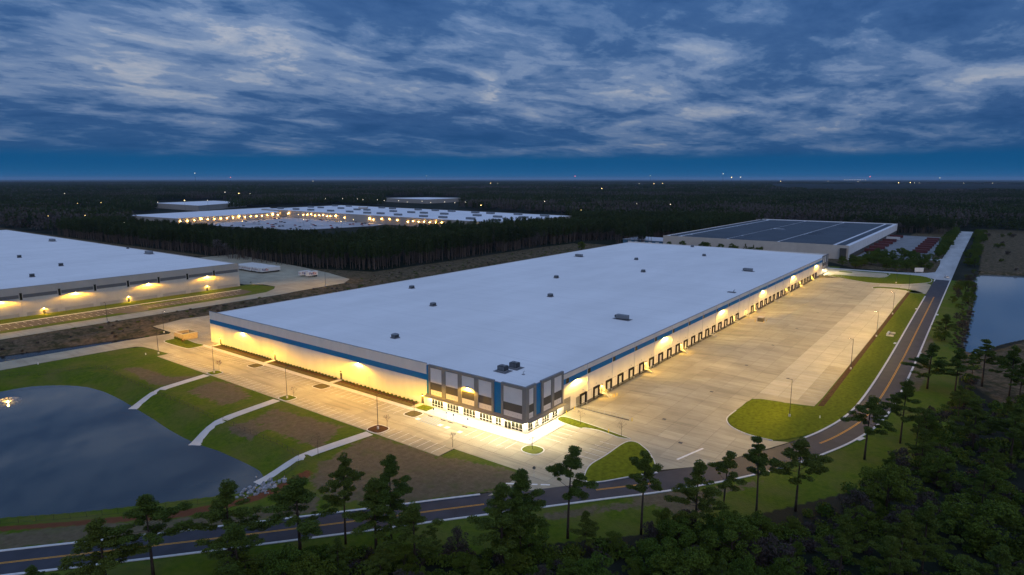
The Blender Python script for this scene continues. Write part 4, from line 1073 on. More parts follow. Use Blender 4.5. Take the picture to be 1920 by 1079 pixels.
for k in range(5): piece('loading_door', ub, -0.06, -0.003, 4 + 8 * k, 8 + 8 * k, 0.2, 4.2, TAN_L)
sheet('solar_yard', [(500, -2), (500, -14), (530, -58), (790, -58), (800, -2)], 0.012, mat('far_yard_paving', (0.20, 0.205, 0.21), 0.85, 0.2, 0.05))
for k in range(7): trailer(575 + 26 * k, -52.5, 12.2, 'dark red container trailer in the row along the right side of the far yard', 'red containers on the right of the far yard', math.pi / 2, TR_R)
for k in range(7): trailer(560 + 31 * k, -15.5, 13.5, 'dark red container trailer backed up to the solar building', 'red containers at the solar building', math.pi / 2, TR_RW if k in (5, 8) else TR_R)

# ---- distant distribution centre and its lit yard
FARW = mat('far_wall', (0.36, 0.33, 0.29), 0.8, 0.05, 0.1); FARR = mat('far_roof', (0.72, 0.73, 0.76), 0.75, 0.06, 0.02, 0.2)
def quad_building(name, pts, h, label, wallm=FARW, roofm=FARR):
    """pts counter-clockwise footprint corners"""
    cx = sum(p[0] for p in pts) / len(pts); cy = sum(p[1] for p in pts) / len(pts)
    o = thing(name, label, 'building', (cx, cy, 0)); P = [(p[0] - cx, p[1] - cy) for p in pts]
    for i in range(len(P)):
        a, b = P[i], P[(i + 1) % len(P)]
        d = Vector((b[0] - a[0], b[1] - a[1], 0)); n = max(1, int(d.length // 60)); nn = Vector((d.y, -d.x, 0)).normalized() * 0.3
        for k in range(n):
            p = Vector((*a, 0)) + d * (k / n); q = Vector((*a, 0)) + d * ((k + 1) / n)
            MB().add([tuple(p), tuple(q), (q.x, q.y, h), (p.x, p.y, h), (p.x - nn.x, p.y - nn.y, 0), (q.x - nn.x, q.y - nn.y, 0), (q.x - nn.x, q.y - nn.y, h), (p.x - nn.x, p.y - nn.y, h)],
                     [(0, 1, 2, 3), (7, 6, 5, 4), (3, 2, 6, 7)]).build('wall_panel', wallm, o)
    mb = MB(); mb.add([(p[0], p[1], h - 0.4) for p in P], [tuple(range(len(P)))]); r = mb.build('roof', roofm, o)
    return o, P
DC = [(559.6, 1034.2), (526.7, 421.1), (720.7, 430.3), (766.6, 1055.4)]
dc, P = quad_building('distribution_centre', DC, 13.0, 'very long pale distribution centre with many roof units behind the pine belt')
A, B, C_, D_ = [Vector((*p, 0)) for p in P]
cab = MB().box(-7, 7, -3, 3, 0, 3.0).mesh('roof_cabinet', CAGE)
ang = math.atan2((B - A).y, (B - A).x)
for i in range(12):
    for j in range(3):
        u = (i + 0.5 + rnd.uniform(-0.25, 0.25)) / 12; v = (j + 0.45 + rnd.uniform(-0.1, 0.1)) / 3
        p = A.lerp(B, u).lerp(D_.lerp(C_, u), v); new_obj('roof_cabinet', cab, dc, (p.x, p.y, 12.62), (0, 0, ang))
wing, P2 = quad_building('distribution_wing', [(320.4, 1045.3), (329.0, 890.8), (533.9, 933.0), (635.4, 1127.1)], 11.0, 'low lit wing of the distant distribution centre with a row of yellow lamps')
yard_px = [(398.1, 1047.8), (365.3, 835.8), (389.5, 668.8), (506.1, 648.9), (649.2, 690.3), (618.4, 1072.7), (502.7, 1069.6)]
sheet('distribution_yard', yard_px, 0.02, mat('yard_concrete', (0.40, 0.40, 0.42), 0.85, 0.25, 0.02, 0.2))
for nm, pts, hh, lb in (('far_warehouse', [(587.0, 1549.1), (574.1, 1303.9), (765.1, 1434.8), (767.0, 1601.7)], 12.0, 'pale flat warehouse beyond the distribution centre at the left'),
                        ('far_warehouse', [(1216.6, 1415.7), (1182.3, 1202.1), (1360.2, 1225.1), (1349.1, 1366.3)], 12.0, 'thin pale warehouse roof far off above the distribution centre'),
                        ('far_shed', [(673.9, 885.4), (683.9, 872.2), (717.6, 908.8), (707.3, 922.5)], 16.0, 'small block rising behind the distribution centre roof')):
    quad_building(nm, pts, hh, lb)
# parked vehicles in that yard
VEH = [MB().box(-2.3, 2.3, -0.95, 0.95, 0.3, 1.0).box(-1.3, 1.2, -0.85, 0.85, 1.0, 1.55).mesh('car_body', mat('car_' + n, c, 0.35, 0.02, 1.0, 0.5)) for n, c in (('white', (0.7, 0.7, 0.7)), ('black', (0.02, 0.02, 0.025)), ('silver', (0.35, 0.36, 0.38)), ('red', (0.25, 0.02, 0.02)))]
WHL = MB()
for wx in (-1.45, 1.45):
    for wy in (-0.9, 0.9): WHL.tube([(wx, wy - 0.1, 0.33), (wx, wy + 0.1, 0.33)], [0.33, 0.33], 8)
WHL = WHL.mesh('wheels', TYRE)
cnt = 0; tries = 0
lo = np.min(np.array(yard_px), 0); hi = np.max(np.array(yard_px), 0)
while cnt < 150 and tries < 4000:
    tries += 1
    x, y = rnd.uniform(lo[0], hi[0]), rnd.uniform(lo[1], hi[1])
    y = round(y / 17) * 17; x = round(x / 3.0) * 3.0
    if not inside(yard_px, np.array(x), np.array(y)): continue
    o = thing('parked_car', 'tiny parked car in the lit yard of the distant distribution centre', 'car', (x, y, 0.03), math.pi / 2, 'cars in the distant yard')
    new_obj('car_body', VEH[rnd.choice((0, 0, 1, 1, 2, 3))], o); new_obj('wheels', WHL, o); cnt += 1
FT = MB().box(0, 16, 0, 2.6, 1.1, 4.0).box(13, 15, 0.1, 2.5, 0, 1.1).box(1, 1.4, 0.4, 2.2, 0, 1.1).mesh('trailer_box', TR_W)
for k in range(40):
    p = Vector((*yard_px[5], 0)).lerp(Vector((*yard_px[4], 0)), k / 40)
    o = tag(new_obj('semi_trailer', FT, None, (p.x - 8, p.y - 14, 0.03), (0, 0, 0)), 'white trailer backed to the wall of the distant distribution centre', 'trailer', 'trailers at the distribution centre')

# ---- lamps far off: lens globes on posts
Y1 = glow('far_lamp_yellow', (1.0, 0.66, 0.20), 7); Y2 = glow('far_lamp_white', (1.0, 0.86, 0.60), 3.5); R1 = glow('mast_red', (1.0, 0.10, 0.05), 8)
Y3 = glow('far_lamp_wall', (1.0, 0.52, 0.10), 170)
SPH = {}
def globe(r, m):
    k = (r, m.name)
    if k not in SPH:
        bm = bmesh.new(); bmesh.ops.create_icosphere(bm, subdivisions=1, radius=r); me = bpy.data.meshes.new('lamp_globe'); bm.to_mesh(me); bm.free(); me.materials.append(m); SPH[k] = me
    return SPH[k]
POSTS = {}
def far_lamp(p, z, r, m, label, group, name='street_lamp'):
    r *= 0.6
    o = thing(name, label, 'lamp', (p[0], p[1], 0), 0, group)
    k = round(z, 1)
    if k not in POSTS: POSTS[k] = MB().tube([(0, 0, 0), (0, 0, z)], [0.16, 0.10], 5).mesh('post', STEEL_D)
    new_obj('post', POSTS[k], o); new_obj('lamp_globe', globe(r, m), o, (0, 0, z + r))
# row of lamps on the wing's front wall, as parts of the wing
a, b = Vector((*P2[1], 0)), Vector((*P2[2], 0)); n_ = Vector(((b - a).y, -(b - a).x, 0)).normalized()
for k in range(17):
    p = a.lerp(b, (k + 0.5) / 17) + n_ * 1.2; big = k in (3, 9, 15)
    new_obj('wall_lamp', globe(0.75 if big else 0.45, Y3), wing, (p.x, p.y, 6.5 if not big else 8.0))
n_ = Vector(((B - A).y, -(B - A).x, 0)).normalized()
for u in (0.02, 0.05, 0.075, 0.11, 0.16, 0.24, 0.26, 0.28, 0.30, 0.32, 0.34, 0.36, 0.375, 0.40, 0.44, 0.55, 0.565, 0.60, 0.63, 0.66, 0.70, 0.72, 0.74, 0.76, 0.78, 0.80, 0.82, 0.93):
    p = A.lerp(B, u) + n_ * 1.3; new_obj('wall_lamp', globe(0.7 if u in (0.075, 0.16, 0.40, 0.55, 0.80) else 0.42, Y3), dc, (p.x, p.y, 6.0 + 3.0 * rnd.random()))
for (px, py) in ((355.5, 848.7), (413.1, 890.8), (369.6, 776.7), (438.6, 795.6), (443.0, 732.7), (524.3, 786.7), (449.9, 653.1), (488.2, 672.7), (547.6, 712.4), (502.3, 960.1), (521.5, 859.7)):
    far_lamp((px, py), 9.0, 0.75, Y1, 'small yellow yard lamp on a post at the distant distribution centre', 'yard lamps at the distribution centre')
for i, (px, py, z, r, m) in enumerate(((*(884.2, 1268.0), 15, 1.0, Y2), (*(910.5, 1233.1), 15, 1.0, Y2), (*(913.1, 1177.9), 15, 1.0, Y2), (*(882.4, 1120.9), 15, 0.9, Y2), (*(903.4, 1093.0), 15, 1.0, Y2), (*(876.3, 1038.1), 15, 0.9, Y2), (*(878.6, 992.0), 15, 1.1, Y2),
        (*(839.4, 923.1), 15, 0.9, Y2), (*(893.1, 931.1), 15, 1.0, Y2), (*(853.9, 866.3), 15, 0.9, Y2), (*(888.5, 858.1), 15, 1.0, Y2), (*(868.6, 810.4), 15, 0.9, Y2), (*(915.8, 821.8), 15, 0.8, Y2), (*(854.2, 726.7), 12, 1.5, Y1))):
    far_lamp((px, py), z + 5, r, m, 'pale lamp in the line behind the distribution centre roof', 'lamps behind the distribution centre')
for (px, py, z, r, m) in ((*(165.8, 892.1), 22, 0.45, Y1), (*(198.4, 863.0), 22, 0.6, Y1), (*(378.5, 1294.3), 24, 0.7, Y1), (*(597.3, 2146.6), 26, 1.0, Y2), (*(336.6, 1290.0), 24, 0.6, Y1), (*(453.9, 1225.5), 24, 0.8, Y2), (*(505.2, 1222.8), 26, 1.5, Y1), (*(544.1, 1205.5), 26, 0.9, Y2),
        (*(914.0, 1726.4), 26, 2.0, Y1), (*(938.0, 1848.7), 28, 1.5, Y2), (*(934.4, 1699.3), 26, 1.0, Y2), (*(172.7, 679.7), 22, 0.4, Y2), (*(177.2, 579.4), 20, 0.35, Y1), (*(180.4, 347.2), 12, 0.4, Y1), (*(1000.7, 671.5), 22, 1.2, Y2), (*(756.6, 435.0), 20, 0.7, Y1),
        (*(1007.7, 459.5), 22, 0.8, Y2), (*(1013.2, 392.3), 22, 1.2, Y2), (*(2218.4, 1209.9), 30, 2.2, Y1), (*(4289.7, 1923.9), 34, 3.6, Y1), (*(4223.2, 2012.1), 34, 3.0, Y2), (*(4590.8, 1989.9), 34, 3.4, Y1), (*(4026.6, 3262.1), 34, 3.4, Y1), (*(3813.9, 3020.7), 34, 3.0, Y2),
        (*(5106.5, 7170.8), 40, 5.0, Y2), (*(6482.0, 598.1), 34, 5.0, Y1), (*(7022.5, 559.2), 34, 4.6, Y1), (*(6567.4, 484.7), 34, 3.0, Y2), (*(6593.1, 450.7), 34, 2.6, Y2), (*(6393.7, 121.8), 34, 3.0, Y2), (*(6537.9, -69.6), 34, 3.0, Y2), (*(7351.6, 1818.3), 40, 5.0, Y1),
        (*(8379.0, 1534.4), 40, 4.0, Y2), (*(7868.1, 1133.1), 40, 4.0, Y2), (*(9162.0, 3373.1), 40, 4.0, Y2)):
    far_lamp((px, py), z, r, m, 'small light of a lamp standing among the dark distant woods', 'lights in the distant woods')
def mast(p, z, r, m, label):
    r *= 0.6
    o = thing('radio_mast', label, 'mast', (p[0], p[1], 0))
    MB().tube([(0, 0, 0), (0, 0, z)], [r * 0.5, r * 0.25], 4).build('lattice_post', STEEL_D, o)
    new_obj('beacon', globe(r, m), o, (0, 0, z + r))
for p, z, r, m, lb in (((4645.1, 9365.5), 150, 8, Y2, 'bright beacon on a mast on the horizon left of centre'), ((4958.6, 8949.7), 90, 6, R1, 'small red beacon right of the bright left beacon'), ((1938.8, 7303.7), 95, 0.5, STEEL_D, 'thin dark lattice mast on the far left horizon'),
                       ((7557.6, 7479.9), 120, 6, Y2, 'faint mast light on the horizon above the far thin warehouse'), ((9043.0, 5509.2), 110, 7, R1, 'reddish mast light on the horizon at centre'), ((9796.4, 4509.7), 120, 8, Y2, 'white mast light on the horizon right of centre'),
                       ((10523.1, 3545.6), 150, 8, Y2, 'upper of the clustered lights on the right horizon'), ((10608.6, 3432.2), 90, 10, Y1, 'yellow light of the cluster on the right horizon'), ((10699.4, 3311.7), 95, 9, Y2, 'right light of the cluster on the right horizon'),
                       ((10643.8, 1407.2), 100, 6, R1, 'reddish light at the end of the row on the right horizon'), ((10124.9, 513.1), 80, 6, Y2, 'single light on the far right horizon')):
    mast(p, z, r, m, lb)
for k in range(9):
    p = ((10420.6, 1703.3), (10605.8, 1457.6)); q = (p[0][0] + (p[1][0] - p[0][0]) * k / 8, p[0][1] + (p[1][1] - p[0][1]) * k / 8)
    far_lamp(q, 55, 5.0, Y2, 'tiny light in the row on the right horizon', 'row of lights on the right horizon', 'port_light')

# ================================================================== SITE FURNITURE
def light_pole(x, y, label, group, h=10.5, heading=0.0, power=0, arm=1.6, pc=None):
    o = thing('light_pole', label, 'lamp post', (x, y, 0.12), heading, group)
    MB().tube([(0, 0, 0), (0, 0, 0.75)], [0.30, 0.28], 12).build('base', WALK, o)
    MB().tube([(0, 0, 0.75), (0, 0, h)], [0.10, 0.065], 8).build('pole', STEEL_D, o)
    MB().tube([(0, 0, h - 0.1), (arm * 0.6, 0, h)], [0.045, 0.045], 6).build('arm', STEEL_D, o)
    hd = MB().add([(arm * 0.5, -0.22, 0.0), (arm * 0.5 + 0.9, -0.22, 0), (arm * 0.5 + 0.9, 0.22, 0), (arm * 0.5, 0.22, 0), (arm * 0.5 + 0.05, -0.16, 0.13), (arm * 0.5 + 0.75, -0.16, 0.09), (arm * 0.5 + 0.75, 0.16, 0.09), (arm * 0.5 + 0.05, 0.16, 0.13)],
             [(3, 2, 1, 0), (4, 5, 6, 7), (0, 1, 5, 4), (1, 2, 6, 5), (2, 3, 7, 6), (3, 0, 4, 7)]).build('lamp_head', STEEL_D, o, (0, 0, h))
    MB().box(arm * 0.5 + 0.1, arm * 0.5 + 0.8, -0.17, 0.17, -0.012, -0.004).build('lens', LENS_D, hd)
    if power:
        batwing(hd, (arm * 0.5 + 0.45, 0, -0.3), power, pc or C_POLE, cap=0.26 if pc else 0.33, cut=(0.02, 0.16) if pc else (0.06, 0.30), forward=0.22 if pc else 0.45)
g1, g2 = 'lamp posts of the front car park', 'lamp posts along the truck court'
for x, y, lb, hd in ((-23.4, 166.4, 'lamp post on the lawn corner across from the block enclosure', 0), (-23.0, 123.8, 'lamp post on the island with the small red tree', 0), (-23.0, 78.4, 'lamp post on the island at the middle path', 0), (-22.6, 35.2, 'lamp post on the mulched island at the nearest path', 0), (-5.2, 201.4, 'lamp post at the bend of the drive by the ditch', 0)):
    light_pole(x, y, lb, g1, 10.2, hd, P_LOT)
for x, y, lb in ((57.8, -55.5, 'lamp post on the rounded lawn at the front of the truck court'), (122.2, -61.4, 'second lamp post from the front along the truck court'), (184.3, -61.6, 'third lamp post from the front along the truck court'), (244, -61.2, 'fourth lamp post from the front along the truck court'), (326.2, -60.6, 'farthest lamp post along the truck court edge')):
    light_pole(x, y, lb, g2, 11.5, math.pi / 2, P_COURT, pc=C_DOCK)
light_pole(362, -50, 'lamp post on the rounded lawn beyond the far corner', 'far lamp posts', 10, math.pi, 0)
light_pole(120.5, 250.0, 'lamp post at the edge of the trailer yard beside the ditch', 'neighbour lamp posts', 10, math.pi / 2, 2600)
light_pole(-12.0, 245.6, 'thin lamp post on the ditch bank by the neighbour lane', 'neighbour lamp posts', 10, math.pi / 2, 0)

# block enclosure on its island
o = thing('block_enclosure', 'small walled block enclosure on the grass island at the left', 'enclosure', (-3.2, 184.2, 0.14))
BLK = mat('split_block', (0.42, 0.33, 0.22), 0.9, 0.15, 1.2)
piece('wall', o, -3.6, -3.3, -4.0, 4.0, 0, 2.6, BLK); piece('wall', o, -3.298, 3.0, -4.0, -3.7, 0, 2.6, BLK); piece('wall', o, -3.298, 3.0, 3.7, 4.0, 0, 2.6, BLK)
piece('coping', o, -3.7, -3.2, -4.1, 4.1, 2.6, 2.75, WALK); piece('coping', o, -3.198, 3.1, -4.1, -3.6, 2.6, 2.75, WALK); piece('coping', o, -3.198, 3.1, 3.6, 4.1, 2.6, 2.75, WALK)
piece('gate', o, 2.9, 3.0, -3.65, -0.05, 0.1, 2.5, DOOR_G); piece('gate', o, 2.9, 3.0, 0.05, 3.65, 0.1, 2.5, DOOR_G); piece('container', o, -2.6, 1.6, -2.8, 2.8, 0.01, 1.7, CHAR)
for k in range(4):
    q = thing('shrub', 'small dark shrub against the block enclosure wall', 'shrub', (-7.4 + 0.1 * k, 181.0 + 1.9 * k, 0.15), rnd.random() * 6, 'shrubs at the block enclosure')
    SHRUB_AT = globals().setdefault('SHRUB_AT', []); SHRUB_AT.append((q, 0.55))
# generator cabinet standing in the truck court
o = thing('equipment_cabinet', 'dark equipment cabinet with a pale lid standing in the truck court', 'cabinet', (186.6, -10.6, -0.46))
piece('plinth', o, -1.9, 1.9, -1.7, 1.7, -0.1, 0.3, WALK); piece('cabinet', o, -1.5, 1.5, -1.3, 1.3, 0.302, 2.3, mat('cabinet_brown', (0.10, 0.075, 0.04), 0.7)); piece('lid', o, -1.6, 1.6, -1.4, 1.4, 2.302, 2.5, WALK)
for k in range(2): piece('cabinet_door', o, -1.54, -1.503, -1.2 + 1.25 * k, -0.05 + 1.25 * k, 0.4, 2.2, CHAR)
for sx, sy in ((-2.3, -2.1), (2.3, -2.1), (-2.3, 2.1), (2.3, 2.1)):
    tag(MB().tube([(0, 0, 0), (0, 0, 1.1), (0, 0, 1.18)], [0.11, 0.11, 0.04], 10).build('bollard', SAFETY, None, (186.6 + sx, -10.6 + sy, -0.5)), 'yellow bollard at a corner of the equipment cabinet in the court', 'bollard', 'bollards round the cabinet')
# culvert headwall on the lawn beside the court
o = thing('culvert_headwall', 'pale concrete culvert headwall on the lawn beside the truck court', 'headwall', (192, -65.2, 0.14))
piece('headwall', o, -3.6, 3.6, -0.3, 0.3, 0, 0.9, WALK); piece('wing_wall', o, -3.6, -3.2, -2.6, -0.303, 0, 0.6, WALK); piece('wing_wall', o, 3.2, 3.6, -2.6, -0.303, 0, 0.6, WALK); piece('grate', o, -2.8, 2.8, -2.4, -0.4, 0.01, 0.12, STEEL_D)
# signs, wheel stops, hydrants
def post_sign(x, y, rz, label, m, shape='rect', h=2.2):
    o = thing('sign_post', label, 'sign', (x, y, 0.1), rz)
    MB().tube([(0, 0, 0), (0, 0, h)], [0.03, 0.03], 6).build('post', GALV, o)
    if shape == 'oct':
        P = [(0.40 * math.cos(math.pi / 8 + k * math.pi / 4), 0.40 * math.sin(math.pi / 8 + k * math.pi / 4)) for k in range(8)]
        mb = MB(); mb.add([(0.035, p[0], h + p[1]) for p in P] + [(0.055, p[0], h + p[1]) for p in P], [tuple(range(8)), tuple(reversed(range(8, 16)))]); mb.build('sign_plate', m, o)
    else: piece('sign_plate', o, 0.035, 0.055, -0.25, 0.25, h - 0.6, h, m)
SIGN_BACK = mat('sign_back', (0.12, 0.12, 0.12), 0.5); SIGN_BLUE = mat('sign_blue', (0.02, 0.08, 0.30), 0.5)
post_sign(-20.6, -17.4, 0.6, 'grey back of an octagonal sign at the car park exit', SIGN_BACK, 'oct', 2.6)
for k, y in enumerate((30.2, 25.0, 22.2, 16.6)):
    post_sign(-5.2, y, math.pi, ['accessible parking sign nearest the planting bed', 'second accessible parking sign from the planting bed', 'third accessible parking sign from the planting bed', 'accessible parking sign nearest the entrance doors'][k], SIGN_BLUE)
    o = thing('wheel_stop', ['wheel stop in front of the sign nearest the planting bed', 'wheel stop in front of the second accessible sign', 'wheel stop in front of the third accessible sign', 'wheel stop in front of the sign nearest the doors'][k], 'wheel stop', (-6.6, y, 0.064))
    MB().add([(-0.12, -0.95, 0), (0.12, -0.95, 0), (0.12, 0.95, 0), (-0.12, 0.95, 0), (-0.07, -0.9, 0.14), (0.07, -0.9, 0.14), (0.07, 0.9, 0.14), (-0.07, 0.9, 0.14)], [(4, 5, 6, 7), (0, 1, 5, 4), (1, 2, 6, 5), (2, 3, 7, 6), (3, 0, 4, 7)]).build('block', CHAR, o)
def hydrant(x, y, label, z=0.1):
    o = thing('fire_hydrant', label, 'hydrant', (x, y, z))
    MB().tube([(0, 0, 0), (0, 0, 0.08), (0, 0, 0.081), (0, 0, 0.6), (0, 0, 0.72)], [0.2, 0.2, 0.13, 0.13, 0.05], 10).build('barrel', PAINT_W, o); MB().tube([(-0.22, 0, 0.48), (0.22, 0, 0.48)], [0.07, 0.07], 8).build('nozzle', PAINT_W, o)
hydrant(-27.0, 169.5, 'white hydrant on the lawn near the drive bend'); hydrant(-58, 188, 'small white standpipe on the lawn edge beside the drive at the left'); hydrant(62, -63, 'white hydrant on the lawn inside the road bend', 0.14)
# monument sign, small car at the far junction
o = thing('monument_sign', 'blank white rectangular sign board at the far junction', 'sign', (430.5, -57.5, 0.0), 0.6)
piece('board', o, -0.2, 0.2, -3.2, 3.2, 0.6, 3.6, PAINT_W); piece('post', o, -0.15, 0.15, -2.6, -2.2, 0, 0.6, GALV); piece('post', o, -0.15, 0.15, 2.2, 2.6, 0, 0.6, GALV)
o = thing('car', 'small white car at the far junction', 'car', (412.0, -76.0, 0.02), 0.35)
new_obj('car_body', VEH[0], o); new_obj('wheels', WHL, o); piece('windscreen', o, -1.33, -1.303, -0.7, 0.7, 1.05, 1.5, GLASS); piece('side_window', o, -1.1, 1.0, -0.88, -0.853, 1.05, 1.5, GLASS); piece('side_window', o, -1.1, 1.0, 0.853, 0.88, 1.05, 1.5, GLASS)

# pond fence: posts and rails round the top of the bank
def fence(path, label, step=3.0):
    o = thing('fence', label, 'fence', (path[0][0], path[0][1], 0)); bx_, by_ = path[0]
    pm = MB().tube([(0, 0, -0.1), (0, 0, 1.25)], [0.035, 0.035], 5).mesh('post', STEEL_D)
    pts = []
    for (ax, ay), (cx, cy) in zip(path[:-1], path[1:]):
        L = math.hypot(cx - ax, cy - ay); n = max(1, round(L / step)); pts += [(ax + (cx - ax) * k / n, ay + (cy - ay) * k / n) for k in range(n)]
    pts.append(path[-1]); arr = np.array(pts); hz = ground_h(arr[:, 0], arr[:, 1])
    q = [(p[0] - bx_, p[1] - by_, float(z)) for p, z in zip(pts, hz)]
    for p in q: new_obj('post', pm, o, p)
    for dz in (1.2, 0.15): MB().tube([(p[0], p[1], p[2] + dz) for p in q], [0.022] * len(q), 4).build('rail', STEEL_D, o)
    mb = MB()
    for a, b in zip(q[:-1], q[1:]):
        for k in range(4):
            t = (k + 0.5) / 4; x, y, z = (a[i] + (b[i] - a[i]) * t for i in range(3))
            mb.add([(x - 0.008, y - 0.008, z + 0.15), (x + 0.008, y + 0.008, z + 0.15), (x + 0.008, y + 0.008, z + 1.2), (x - 0.008, y - 0.008, z + 1.2)], [(0, 1, 2, 3)])
    tag(mb.build('pickets', STEEL_D, o), kind='stuff')
fence([(-89.7, 199.6), (-71.5, 181.5), (-59.7, 172.2), (-47.6, 167.3), (-44.8, 160.2), (-45.4, 140.8), (-45.5, 120.9)], 'dark picket fence on the bank at the head of the pond')
fence([(-45.9, 117.0), (-45.6, 99.9), (-46.4, 80.6)], 'dark picket fence between the far and the middle path'); fence([(-45.8, 76.3), (-45.8, 61.7), (-45.5, 49.3), (-46.6, 38.1)], 'dark picket fence between the middle and the nearest path')
fence([(-49.0, 34.6), (-56.3, 32.6), (-63.2, 30.4), (-71.4, 33.9), (-83.7, 44.1), (-95.2, 54.5), (-102.5, 61.7), (-113.2, 71.4)], 'dark picket fence along the near bank of the pond')
# lights at the water
SPRAY = mat('spray_droplets', (0.8, 0.8, 0.8), 0.3, 0.02, 1.0, 0.5)
def water_light(x, y, z, power, label, spray=True):
    o = thing('water_light', label, 'fountain' if spray else 'light', (x, y, z))
    MB().tube([(0, 0, -0.4), (0, 0, 0.12), (0, 0, 0.2)], [0.5, 0.5, 0.35], 10).build('float', STEEL_D, o); new_obj('lamp_globe', globe(0.22, LENS_F), o, (0, 0, 0.42))
    d = bpy.data.lights.new('lamp_light', 'POINT'); d.energy = power; d.color = C_FRONT; d.shadow_soft_size = 0.25; new_obj('lamp_light', d, o, (0, 0, 0.9))
    if spray:
        mb = MB()
        for k in range(900):      # jets of drops thrown outwards in arcs
            a = (k % 18) / 18 * 6.283 + rnd.gauss(0, 0.05); u = rnd.random(); r = 0.5 + 3.2 * u; h = 0.3 + 2.4 * u * (1.12 - u) + rnd.gauss(0, 0.06); q = 0.035
            cx, cy = r * math.cos(a), r * math.sin(a)
            mb.add([(cx - q, cy, h), (cx + q, cy, h), (cx, cy + q, h + q), (cx, cy, h - q)], [(0, 1, 2), (0, 3, 1), (1, 3, 2), (2, 3, 0)])
        tag(mb.build('spray', SPRAY, o), kind='stuff')
p = (-76.8, 153.7); water_light(p[0], p[1], -2.4, 1500, 'glowing yellow fountain on the pond at the left edge')
p = (-32.0, 220.5); water_light(p[0], p[1], -1.75, 900, 'glowing yellow light on the ditch water at the left', False)
# riprap at the pond corner
ROCK = mat('riprap', (0.30, 0.30, 0.31), 0.9, 0.3, 1.5, objrand=0.5)
rk = []
for k in range(5):
    bm = bmesh.new(); bmesh.ops.create_icosphere(bm, subdivisions=1, radius=0.5)
    for v in bm.verts: v.co *= rnd.uniform(0.7, 1.2); v.co.z *= 0.7
    me = bpy.data.meshes.new('rock'); bm.to_mesh(me); bm.free(); me.materials.append(ROCK); rk.append(me)
cen = (-60.3, 33.4); rp = new_obj('riprap', None, None, (cen[0], cen[1], 0)); tag(rp, 'heap of grey riprap stones at the foot of the nearest path', 'rocks')
for k in range(110):
    x, y = cen[0] + rnd.gauss(0, 2.6), cen[1] + rnd.gauss(-0.5, 2.0)
    z = float(ground_h(np.array([x]), np.array([y]))[0]); s = rnd.uniform(0.6, 1.4)
    c = new_obj('rock', rnd.choice(rk), rp, (x - cen[0], y - cen[1], max(z, -2.55) + 0.1), (rnd.random() * 6, rnd.random() * 6, rnd.random() * 6)); c.scale = (s, s, s)

# ================================================================== VEGETATION
rng = np.random.default_rng(11)
def foliage_mat(name, lo, hi, warm=None, stands=False):
    if name in MATS: return MATS[name]
    m = bpy.data.materials.new(name); m.use_nodes = True; t = m.node_tree; b = t.nodes['Principled BSDF']
    b.inputs['Roughness'].default_value = 0.8; b.inputs['Specular IOR Level'].default_value = 0.12
    oi = N(t, 'ShaderNodeObjectInfo'); geo = N(t, 'ShaderNodeNewGeometry')
    n = N(t, 'ShaderNodeTexNoise', i_Scale=0.55, i_Detail=3); link(t, geo.outputs['Position'], n.inputs['Vector'])
    f = math_node(t, 'ADD', math_node(t, 'MULTIPLY', geo.outputs['Random Per Island'], 0.45), math_node(t, 'MULTIPLY', n.outputs['Fac'], 0.55))
    c = mixc(t, f, lo, hi)
    if stands:
      nb2 = N(t, 'ShaderNodeTexNoise', i_Scale=0.006, i_Detail=5); link(t, geo.outputs['Position'], nb2.inputs['Vector'])
      c = mixc(t, ramp(t, nb2.outputs['Fac'], [(0.40, 0.0), (0.62, 0.6)]), c, tuple(0.45 * q for q in lo))     # stands of darker growth
    if warm: c = mixc(t, math_node(t, 'MULTIPLY', oi.outputs['Random'], 0.55), c, warm)
    link(t, c, b.inputs['Base Color'])
    MATS[name] = m; return m
BARK_F = mat('far_pine_bark', (0.13, 0.10, 0.08), 0.95, 0.3, 2.0, 0.05)
BARK = mat('pine_bark', (0.060, 0.045, 0.036), 0.95, 0.3, 2.0, 0.05)
PINE = foliage_mat('pine_needles', (0.032, 0.056, 0.009), (0.095, 0.142, 0.022), (0.105, 0.118, 0.018))
LEAF = foliage_mat('broad_leaves', (0.026, 0.056, 0.007), (0.085, 0.140, 0.018), (0.110, 0.130, 0.014))
TWIG = foliage_mat('bare_twigs', (0.035, 0.028, 0.022), (0.085, 0.070, 0.058), (0.060, 0.045, 0.045))
FPINE = foliage_mat('far_pine', (0.014, 0.030, 0.007), (0.055, 0.085, 0.022), (0.060, 0.070, 0.022), True)
FTWIG = foliage_mat('far_bare_wood', (0.060, 0.051, 0.044), (0.165, 0.140, 0.122), (0.120, 0.105, 0.10), True)
def cards(cent, size, aspect=1.0, flat=0.0):
    """one small four-sided leaf spray per centre, randomly turned"""
    n = len(cent); a = rng.normal(size=(n, 3)); a[:, 2] *= (1 - flat); a /= np.linalg.norm(a, axis=1)[:, None] + 1e-9
    r = rng.normal(size=(n, 3)); b = np.cross(a, r); b /= np.linalg.norm(b, axis=1)[:, None] + 1e-9
    s = (size * rng.uniform(0.6, 1.3, n))[:, None]; a = a * s; b = b * s * aspect
    bend = np.cross(a, b); bend /= np.linalg.norm(bend, axis=1)[:, None] + 1e-9
    v = np.stack([cent - a, cent - b * 0.8 + bend * s * 0.25, cent + a, cent + b * 0.8 - bend * s * 0.25], 1).reshape(-1, 3)
    return v
def card_mesh(name, v, m):
    n = len(v) // 4; me = bpy.data.meshes.new(name)
    me.vertices.add(len(v)); me.vertices.foreach_set('co', v.astype(np.float32).ravel())
    me.loops.add(len(v)); me.loops.foreach_set('vertex_index', np.arange(len(v), dtype=np.int32))
    me.polygons.add(n); me.polygons.foreach_set('loop_start', np.arange(0, len(v), 4, dtype=np.int32)); me.polygons.foreach_set('loop_total', np.full(n, 4, np.int32))
    me.materials.append(m); me.update(); return me
